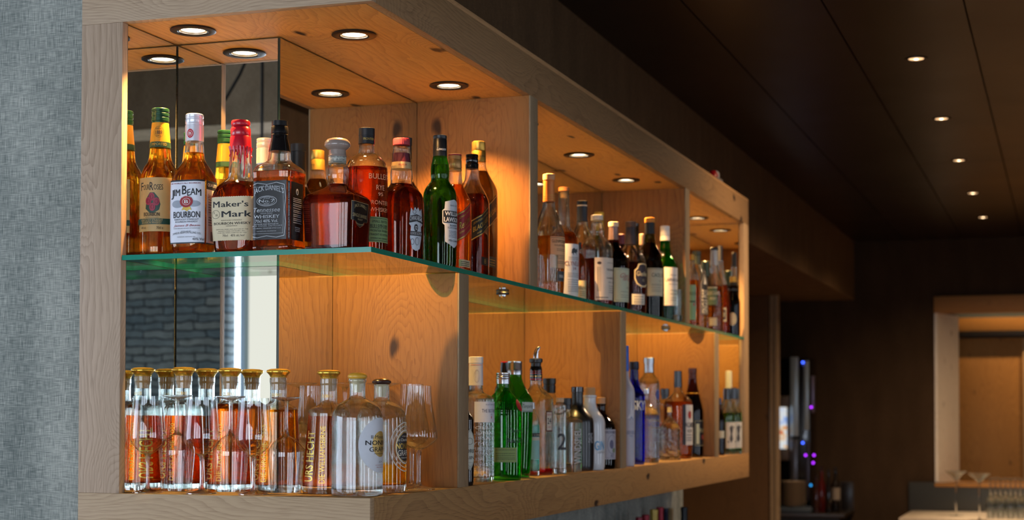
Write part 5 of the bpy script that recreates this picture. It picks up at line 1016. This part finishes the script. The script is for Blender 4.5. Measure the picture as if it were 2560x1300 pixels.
# ---- tumblers on the glass shelf
def tumbler(label, cx, X_, y0, y1, hw, bt):
    P = at(cx, 1000, X=X_); P.z = ZG; _, by, D = prj(P); K = D/FPX; H = (y1-y0)*K; r = hw*K; w = .0016
    t = empty('tumbler', P+Vector((0, 0, .0004)), 0, label, 'glass', 'tumblers on the glass shelf')
    bm = bmesh.new(); lathe(bm, [(bt*K, r), (H, r*1.03), (H+.0005, r*1.03-w*.5), (H, r*1.03-w), (bt*K, r-w)], 48, close=False); link('wall', bm, thin('f4fafa', 1.55), t)
    bm = bmesh.new(); lathe(bm, [(0, r*.9), (.001, r*.98), (bt*K*.5, r), (bt*K, r-.0003), (bt*K*.92, r*.5), (bt*K*.9, .001)], 48); link('base', bm, GSOL, t)
tumbler('thick-based whisky tumbler in front of the orange-capsuled bottle', 1370, -1.357, 628, 722, 24, 28)
tumbler('small thick-based tumbler beside the white-capped green bottle', 1694, -1.332, 722, 801, 11.5, 16)
# ------------------------------------------------------------------ far end of the room
YF = 13.8; YP = 13.06
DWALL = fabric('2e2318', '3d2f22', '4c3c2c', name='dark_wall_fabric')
# end wall with a wide hatch
OX0, OZ0, OZ1 = -.993, EYE-.55, EYE+.829
bm = bmesh.new()
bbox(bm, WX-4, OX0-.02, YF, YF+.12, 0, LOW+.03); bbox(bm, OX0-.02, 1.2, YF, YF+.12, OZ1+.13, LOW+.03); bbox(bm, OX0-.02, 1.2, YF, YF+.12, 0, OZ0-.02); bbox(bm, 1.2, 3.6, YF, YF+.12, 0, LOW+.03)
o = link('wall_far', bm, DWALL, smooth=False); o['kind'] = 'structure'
FW_ = wood('X', 'a97a45', '6e4826', .4, seed=11, tag='_hatch')
bm = bmesh.new(); bbox(bm, OX0-.022, 1.2, YF-.02, YF+.12, OZ1, OZ1+.135, .002)
o = link('trim_2', bm, FW_); o['kind'] = 'structure'
bm = bmesh.new(); bbox(bm, OX0-.022, 1.2, YF-.04, YF+.5, OZ0-.03, OZ0, .002)
o = link('trim_3', bm, FW_); o['kind'] = 'structure'
# splayed pale jamb
JP = wood('Z', 'e4e2dc', 'bdb8ae', .6, .5, .5, 12, '_jamb')
bm = bmesh.new(); a = (OX0-.02, YF); b = (-.851, 14.28)
v = [bm.verts.new((x, y, z)) for z in (OZ0, OZ1) for x, y in (a, (a[0]+.02, a[1]), b, (b[0]-.06, b[1]))]
for f in ((0, 1, 2, 3), (7, 6, 5, 4), (0, 4, 5, 1), (1, 5, 6, 2), (2, 6, 7, 3), (3, 7, 4, 0)): bm.faces.new([v[i] for i in f])
o = link('trim_4', bm, JP, smooth=False); o['kind'] = 'structure'
# room beyond
st('wall_beyond', -3, 3.6, 15.6, 15.7, 0, 3.4, plain('6f7d80', .8))
st('wall_beyond_left', -3.1, -.875, 14.285, 14.35, 0, 3.4, plain('8a8375', .8))
st('ceiling_beyond', -3, 3.6, 13.92, 15.7, 3.2, 3.3, plain('8b8f90', .8))
pn = empty('wood_cupboard', (0, 15.55, 0), 0, 'honey-coloured wooden wall cupboard seen through the far hatch', 'cupboard')
def pp(nm, x0, x1, z0, z1, y0, y1, mt):
    o = box(nm, x0, x1, y0, y1, z0, z1, mt, None, .003); o.parent = pn; o.matrix_parent_inverse = Matrix.Translation(-pn.location)
HW = wood('Z', 'c08c4c', '8c6030', .4, seed=13, tag='_cupboard', freq=.6)
zr = EYE+.735
pp('header', -1.0, 2.4, zr+.02, zr+.143, 15.38, 15.6, wood('X', 'c9924c', '96652e', .3, seed=14, tag='_header'))
pp('rail', -1.0, 2.4, zr-.03, zr+.02, 15.34, 15.56, plain('2a2620', .4))
for x0, x1 in ((-.98, -.365), (-.315, .5), (.55, 1.4)): pp('door', x0, x1, .05, zr-.04, 15.42, 15.56, HW)
for x0, x1 in ((-.365, -.315), (.5, .55)): pp('door_trim', x0, x1, .05, zr-.04, 15.40, 15.56, wood('Z', 'd8b684', 'b08c5a', .1, seed=15, tag='_strip'))
for x, w in ((.35, 30), (-.55, 14)):
    t = empty('hatch_room_spotlight', (x, 15.0, 3.2), 0, 'recessed spotlight in the ceiling of the room behind the hatch, %s' % ('over its right side' if x > 0 else 'over its left side'), 'light', 'spotlights behind the hatch')
    bm = bmesh.new(); lathe(bm, [(.0, .05), (-.004, .048), (-.004, .036), (.0, .034)], 32, close=False); link('trim_ring', bm, plain('3a2f27', .3, .6), t)
    bm = bmesh.new(); lathe(bm, [(-.003, .002), (-.002, .034)], 30); link('lamp_lens', bm, BULB2, t)
    spot(t, (0, 0, -.01), w*2.2, .03, 130, (1, .62, .3))
# near hatch: dark stone upstand and lit counter with glasses
ct = empty('bar_counter', (-.2, 13.2, 0), 0, 'bar counter with lit pale top and dark stone upstand under the far hatch', 'counter')
def cp_(nm, *a):
    o = box(nm, *a, None, .002) if False else box(nm, *a[:6], a[6], None, .002); o.parent = ct; o.matrix_parent_inverse = Matrix.Translation(-ct.location)
ZC = EYE-.775
cp_('counter_top', -1.20, 2.5, 12.7, 13.76, ZC-.03, ZC, plain('d8cdbd', .25))
cp_('counter_body', -1.15, 2.5, 12.75, 13.74, 0, ZC-.03, plain('2a211a', .5))
cp_('upstand', -1.22, 2.5, 13.765, 13.798, ZC-.03, EYE-.545, plain('3c4042', .35))
t = empty('counter_spotlight', (-.25, 13.2, LOW), 0, 'small recessed spotlight above the far counter', 'light')
bm = bmesh.new(); lathe(bm, [(.0, .046), (-.004, .045), (-.004, .036), (.0, .034)], 32, close=False); link('trim_ring', bm, plain('3a2f27', .3, .6), t)
bm = bmesh.new(); lathe(bm, [(-.003, .002), (-.002, .030)], 30); link('lamp_lens', bm, BULB2, t)
spot(t, (0, 0, -.01), 160, .03, 50, (1, .7, .42))
FB = [(0, 11.5), (10, 12.5), (30, 15), (45, 16), (58, 14), (68, 8), (74, 3), (75, 1)]
def far_glass(px, y, label, h=.30):
    P = at(px, 1200, Y=y); P.z = ZC+.0004
    r = empty('wine_glass', P, 0, label, 'glass', 'upside-down wine glasses on the far counter')
    k = h/130
    bm = bmesh.new(); lathe(bm, [(z*k, rr*k) for z, rr in FB] + [(z*k+.0008, max(.0005, rr*k-.001)) for z, rr in FB[::-1]], 32, close=False); link('bowl', bm, liquid('f4f6f6', 1.45, .3), r)
    bm = bmesh.new(); lathe(bm, [(72*k, 6*k), (80*k, 3*k), (124*k, 2.8*k), (128*k, 6*k)], 12); link('stem', bm, GSOL, r)
    bm = bmesh.new(); lathe(bm, [(127*k, 5*k), (129*k, 14.5*k), (130*k, 14.5*k)], 32); link('foot', bm, GSOL, r)
names = ['leftmost of the group', 'second from the left in the group', 'third from the left in the group', 'fourth from the left in the group', 'fifth from the left in the group', 'sixth from the left in the group', 'seventh from the left, near the picture edge', 'rightmost, at the picture edge']
for i in range(8): far_glass(2476+12.5*i, 12.9+.22*(i % 2), 'upside-down wine glass on the far counter, '+names[i])
for px, y, lab in ((2390, 13.1, 'tall upright cone cocktail glass standing alone at the left of the far counter'), (2448, 12.6, 'tall upright cone cocktail glass right beside the far wine glasses')):
    P = at(px, 1200, Y=y); P.z = ZC+.0004; k = .345/120
    r = empty('cocktail_glass', P, 0, lab, 'glass', 'tall cocktail glasses on the far counter')
    bm = bmesh.new(); lathe(bm, [(96*k, 2*k), (100*k, 6*k), (120*k, 29*k), (120.2*k, 28.8*k), (100.4*k, 5.4*k), (97*k, 1*k)], 40, close=False); link('bowl', bm, liquid('f4f6f6', 1.45, .3), r)
    bm = bmesh.new(); lathe(bm, [(1.5*k, 4*k), (6*k, 2*k), (94*k, 2*k), (97*k, 3.4*k)], 14); link('stem', bm, GSOL, r)
    bm = bmesh.new(); lathe(bm, [(0, 19*k), (.6*k, 19*k), (1.8*k, 5*k)], 36); link('foot', bm, GSOL, r)

# ------------------------------------------------------------------ partition and coffee station on the left of the far end
bm = bmesh.new(); bbox(bm, -4.4, -2.235, YP, YP+.03, 0, EYE+.95)
o = link('wall_partition', bm, wood('Z', '6f5335', '4c3722', .7, seed=16, tag='_partition', freq=.5), smooth=False); o['kind'] = 'structure'
bm = bmesh.new(); bbox(bm, -2.228, -2.195, YP-.01, YP+.04, 0, EYE+.95); bbox(bm, -2.188, -2.161, YP-.02, YP+.05, 0, EYE+.955)
o = link('trim_5', bm, wood('Z', 'b09a7a', '8a7354', .1, seed=17, tag='_edge2'), smooth=False); o['kind'] = 'structure'
sb = empty('service_counter', (-2.4, 13.45, 0), 0, 'dark service counter behind the wood partition', 'counter')
def sp_(nm, *a):
    o = box(nm, *a, None, .002); o.parent = sb; o.matrix_parent_inverse = Matrix.Translation(-sb.location); return o
sp_('counter_top', -3.6, -1.66, 13.12, 13.79, .84, .87, plain('2b2520', .3))
sp_('counter_body', -3.55, -1.70, 13.16, 13.78, 0, .84, plain('1d1712', .5))
def wx(px, y=13.45): return at(px, 1000, Y=y).x
def wz(py, y=13.45): return at(1990, py, Y=y).z
cm = empty('coffee_machine', (wx(1975), 13.45, .87), 0, 'tall black and chrome coffee machine with blue lights behind the partition', 'coffee machine')
def mp(nm, x0, x1, y0, y1, za, zb, mt, bev=.004):
    o = box(nm, wx(x0), wx(x1), y0, y1, min(wz(za), wz(zb)), max(wz(za), wz(zb)), mt, None, bev); o.parent = cm; o.matrix_parent_inverse = Matrix.Translation(-cm.location); return o
MB = plain('0b0a0b', .25, coat=.5); CH = plain('a9bcc8', .3, .55)
mp('body', 1950, 2026, 13.42, 13.75, 895, 1273, MB)
mp('chrome_column', 1979, 1998, 13.38, 13.43, 893, 1090, CH)
mp('chrome_column', 2013, 2024, 13.38, 13.43, 903, 1075, CH)
mp('lower_column', 1977, 1996, 13.38, 13.43, 1098, 1235, plain('6b6a6e', .3, .9))
mp('lower_column', 2017, 2025, 13.38, 13.43, 1105, 1250, plain('5a565e', .3, .9))
mp('side_tube', 2029, 2036, 13.42, 13.5, 940, 1032, plain('8a7f96', .3, .8))
mp('brow', 1945, 1976, 13.3, 13.42, 990, 1018, plain('4a4038', .4))
mp('spout_block', 1945, 1976, 13.3, 13.42, 1122, 1150, plain('4a4038', .4))
def scr():
    mt, nt, out = newmat('screen_picture'); e = N(nt, 'Emission'); tc = N(nt, 'TexCoord'); nz = N(nt, 'TexNoise'); nz.inputs['Scale'].default_value = 14; nz.inputs['Detail'].default_value = 1
    nt.links.new(tc.outputs['Object'], nz.inputs['Vector']); rp = N(nt, 'ValToRGB'); nt.links.new(nz.outputs['Fac'], rp.inputs[0])
    cr = rp.color_ramp; cr.elements[0].position = .3; cr.elements[0].color = lin('8fb0f0'); cr.elements[1].position = .72; cr.elements[1].color = lin('f2e48c')
    for p, c in ((.42, 'd8e2f4'), (.52, 'eef0ea'), (.62, 'f0a848'), (.66, 'd85a6a')): x = cr.elements.new(p); x.color = lin(c)
    e.inputs[1].default_value = .75; nt.links.new(rp.outputs[0], e.inputs[0]); nt.links.new(e.outputs[0], out.inputs[0]); return mt
mp('screen', 1945, 1974, 13.29, 13.31, 1018, 1121, scr(), 0)
BL = emit('3a5cff', 5.); PU = emit('b030ff', 3.); CY_ = emit('30a8ff', 1.5)
for px, py, mt in ((2007, 906, BL), (2007, 1107, BL), (2035, 1138, PU), (2014, 1138, PU), (2028, 1018, PU), (2033, 1157, PU), (2027, 1213, CY_)):
    bm = bmesh.new(); lathe(bm, [(0, .009), (.003, .007)], 16)
    o = link('indicator_light', bm, mt, None); o.rotation_euler = (math.radians(90), 0, 0)
    p = at(px, py, Y=13.375 if px < 2012 else 13.37); o.location = p - cm.location; o.parent = cm
# plates
pb = (wx(1981, 13.2), 13.24)
tr = empty('serving_tray', (pb[0]+.02, 13.24, .8704), 0, 'blue-grey covered tray under the stack of plates behind the partition', 'tray')
zt_ = wz(1266, 13.24)
bm = bmesh.new(); bbox(bm, -.13, .13, -.09, .09, 0, max(.02, zt_-.87), .012)
o = link('tray_body', bm, plain('3c4a58', .6), tr)
n = 15; zb_ = .87+max(.02, zt_-.87); h = (wz(1203, 13.24)-zb_)/n
pm = None
for i in range(n):
    if pm is None:
        bm = bmesh.new(); lathe(bm, [(0, .06), (.001, .07), (h*.8, .098), (h*.97, .1), (h*.9, .094), (.004, .066)], 40); pm = link('plate', bm, plain('b9aa92', .3)); o = pm
    else: o = pm.copy(); C.objects.link(o)
    o.location = (pb[0], pb[1], zb_+.001+i*h)
    tag(o, 'cream plate in the tall stack behind the wood partition, neither top nor bottom', 'plate', 'stacked cream plates')
    if i == 0: o['label'] = 'cream plate at the bottom of the tall stack behind the partition'
    if i == n-1: o['label'] = 'cream plate on top of the tall stack behind the partition'
# dark bottles beside the machine
for px, top, hw, col, capc, lab in ((2040, 1185, 7, '3a1a14', '2a1512', 'slim dark bottle right beside the coffee machine'), (2053, 1165, 9, '5a120e', '2a0c0a', 'dark bottle with red body beside the coffee machine'), (2071, 1172, 8, '1a1410', '151010', 'black bottle between the red and the white-labelled bottle'), (2088, 1168, 11, '15110f', '1a1513', 'black bottle with smudged pale label by the end wall')):
    y = 13.25 if px in (2040, 2071) else 13.38; P = at(px, 1000, Y=y); P.z = .8704; K = prj(P)[2]/FPX; H = wz(top, y)-.87
    r = empty('syrup_bottle', P, 0, lab, 'bottle', 'dark bottles on the service counter')
    bm = bmesh.new(); lathe(bm, [(0, hw*K*.95), (.003, hw*K), (H*.6, hw*K), (H*.72, hw*K*.45), (H*.9, hw*K*.36)], 24); link('glass_body', bm, plain(col, .15, coat=.5), r)
    bm = bmesh.new(); lathe(bm, [(H*.9, hw*K*.4), (H, hw*K*.4)], 20); link('cap', bm, plain(capc, .4), r)
    if px == 2088:
        bm = bmesh.new(); lathe(bm, [(H*.28, hw*K+.0006), (H*.55, hw*K+.0006)], 24, close=False); link('label', bm, plain('8a7f72', .6), r)
fr = empty('leaning_panel', (wx(2116, 13.7), 13.7, .8704), 0, 'small dark framed panel leaning by the end wall right of the dark bottles', 'frame')
bm = bmesh.new(); bbox(bm, -.05, .05, 0, .01, 0, wz(1203, 13.7)-.87, .002); link('panel', bm, plain('1e1b1a', .3), fr)
bm = bmesh.new(); hh = wz(1203, 13.7)-.87
for q in ((-.055, -.048, 0, hh), (.048, .055, 0, hh), (-.055, .055, hh-.006, hh)): bbox(bm, q[0], q[1], -.004, .012, q[2], q[3])
link('border', bm, plain('3a342f', .4), fr)

# ------------------------------------------------------------------ back counter under the cabinet with wine bottle tops
bc = empty('back_counter', (-1.35, 5.4, 0), 0, 'back bar counter below the display cabinet, mostly under the picture edge', 'counter')
for nm, a in (('counter_top', (WX+.002, -1.05, 3.6, 7.9, EYE-.79, EYE-.755)), ('counter_body', (WX+.002, -1.09, 3.62, 7.88, 0, EYE-.79))):
    o = box(nm, *a, plain('3a332c', .4), None, .002); o.parent = bc; o.matrix_parent_inverse = Matrix.Translation(-bc.location)
ZK = EYE-.755
for px, py, hw, col, lab in ((1598, 1293, 9, '7a1226', 'wine bottle top with dark red capsule, leftmost below the cabinet'), (1614, 1287, 9.5, '97182c', 'wine bottle top with red capsule, second from the left below the cabinet'), (1635, 1273.5, 10, 'b59a45', 'bottle top with gold capsule below the cabinet'),
                        (1650, 1268, 9, 'a3182e', 'bottle top with crimson capsule between the gold and the navy one'), (1665, 1271, 6, '1d2740', 'bottle top with navy capsule below the cabinet'), (1677, 1270, 6, 'c9b184', 'bottle top with beige capsule below the cabinet'), (1710.5, 1267.5, 8.5, '14181c', 'bottle top with black capsule, farthest right below the cabinet')):
    X_ = {1598: -1.50, 1614: -1.56, 1635: -1.50, 1650: -1.58, 1665: -1.50, 1677: -1.59, 1710.5: -1.52}[px]
    P = at(px, py, X=X_); H = P.z-ZK; P.z = ZK+.0004; K = prj(P)[2]/FPX
    r = empty('wine_bottle', P, 0, lab, 'bottle', 'wine bottles on the back counter')
    bm = bmesh.new(); R_ = .036; rc = hw*K
    lathe(bm, chaikin([(0, R_*.9), (.003, R_), (H*.58, R_), (H*.66, R_*.8), (H*.72, rc*1.0), (H*.78, rc*.95), (H*.8, rc*.95)], 1), 32); link('glass_body', bm, plain('161c14', .12, coat=.5), r)
    bm = bmesh.new(); lathe(bm, [(H*.775, rc*1.02), (H-.018, rc), (H-.017, rc*1.06), (H-.002, rc*1.06), (H, rc*.9)], 28); link('capsule', bm, plain(col, .35, .3), r)
# small alarm unit on top of the cabinet
t = empty('alarm_beacon', (-1.42, 6.93, ZTOP+.0124), 0, 'small red and white unit standing on top of the cabinet near its far end', 'alarm')
bm = bmesh.new(); bbox(bm, -.03, .03, -.05, .05, 0, .06, .006); link('housing', bm, plain('8a8480', .5), t)
bm = bmesh.new(); lathe(bm, [(.058, .022), (.075, .022), (.09, .012)], 24, cy_=-.022); link('dome', bm, plain('a01018', .3), t)
bm = bmesh.new(); lathe(bm, [(.055, .018), (.085, .018), (.095, .01)], 24, cy_=.022); link('siren', bm, plain('d5d2cc', .4), t)
# pendant lamps seen in the mirror
for x, y, sw, lab in ((-3.832, -.9, 0, 'black pendant lamp behind the viewer, its straight cord seen in the mirror'), (-4.02, -.9, 1, 'black pendant lamp with a swagged cord behind the viewer, seen in the mirror')):
    zc_ = EYE+1.0; t = empty('pendant_lamp', (x-(.35 if sw else 0), y, 0), 0, lab, 'lamp', 'pendant lamps')
    bm = bmesh.new()
    if sw: tube(bm, [(.46, 0, 3.75), (.44, 0, EYE+1.78), (.41, 0, EYE+1.72), (.37, 0, EYE+1.66), (.33, 0, EYE+1.60), (.22, 0, EYE+1.53), (.08, 0, EYE+1.47), (0, 0, EYE+1.42), (0, 0, zc_+.1)], .008, 8)
    else: tube(bm, [(0, 0, 3.75), (0, 0, zc_+.1)], .008, 8)
    link('cord', bm, plain('0e0d0c', .6), t)
    bm = bmesh.new(); lathe(bm, [(zc_-.1, .11), (zc_-.02, .09), (zc_+.06, .03), (zc_+.11, .012)], 40); link('lamp_shade', bm, plain('141210', .45), t)
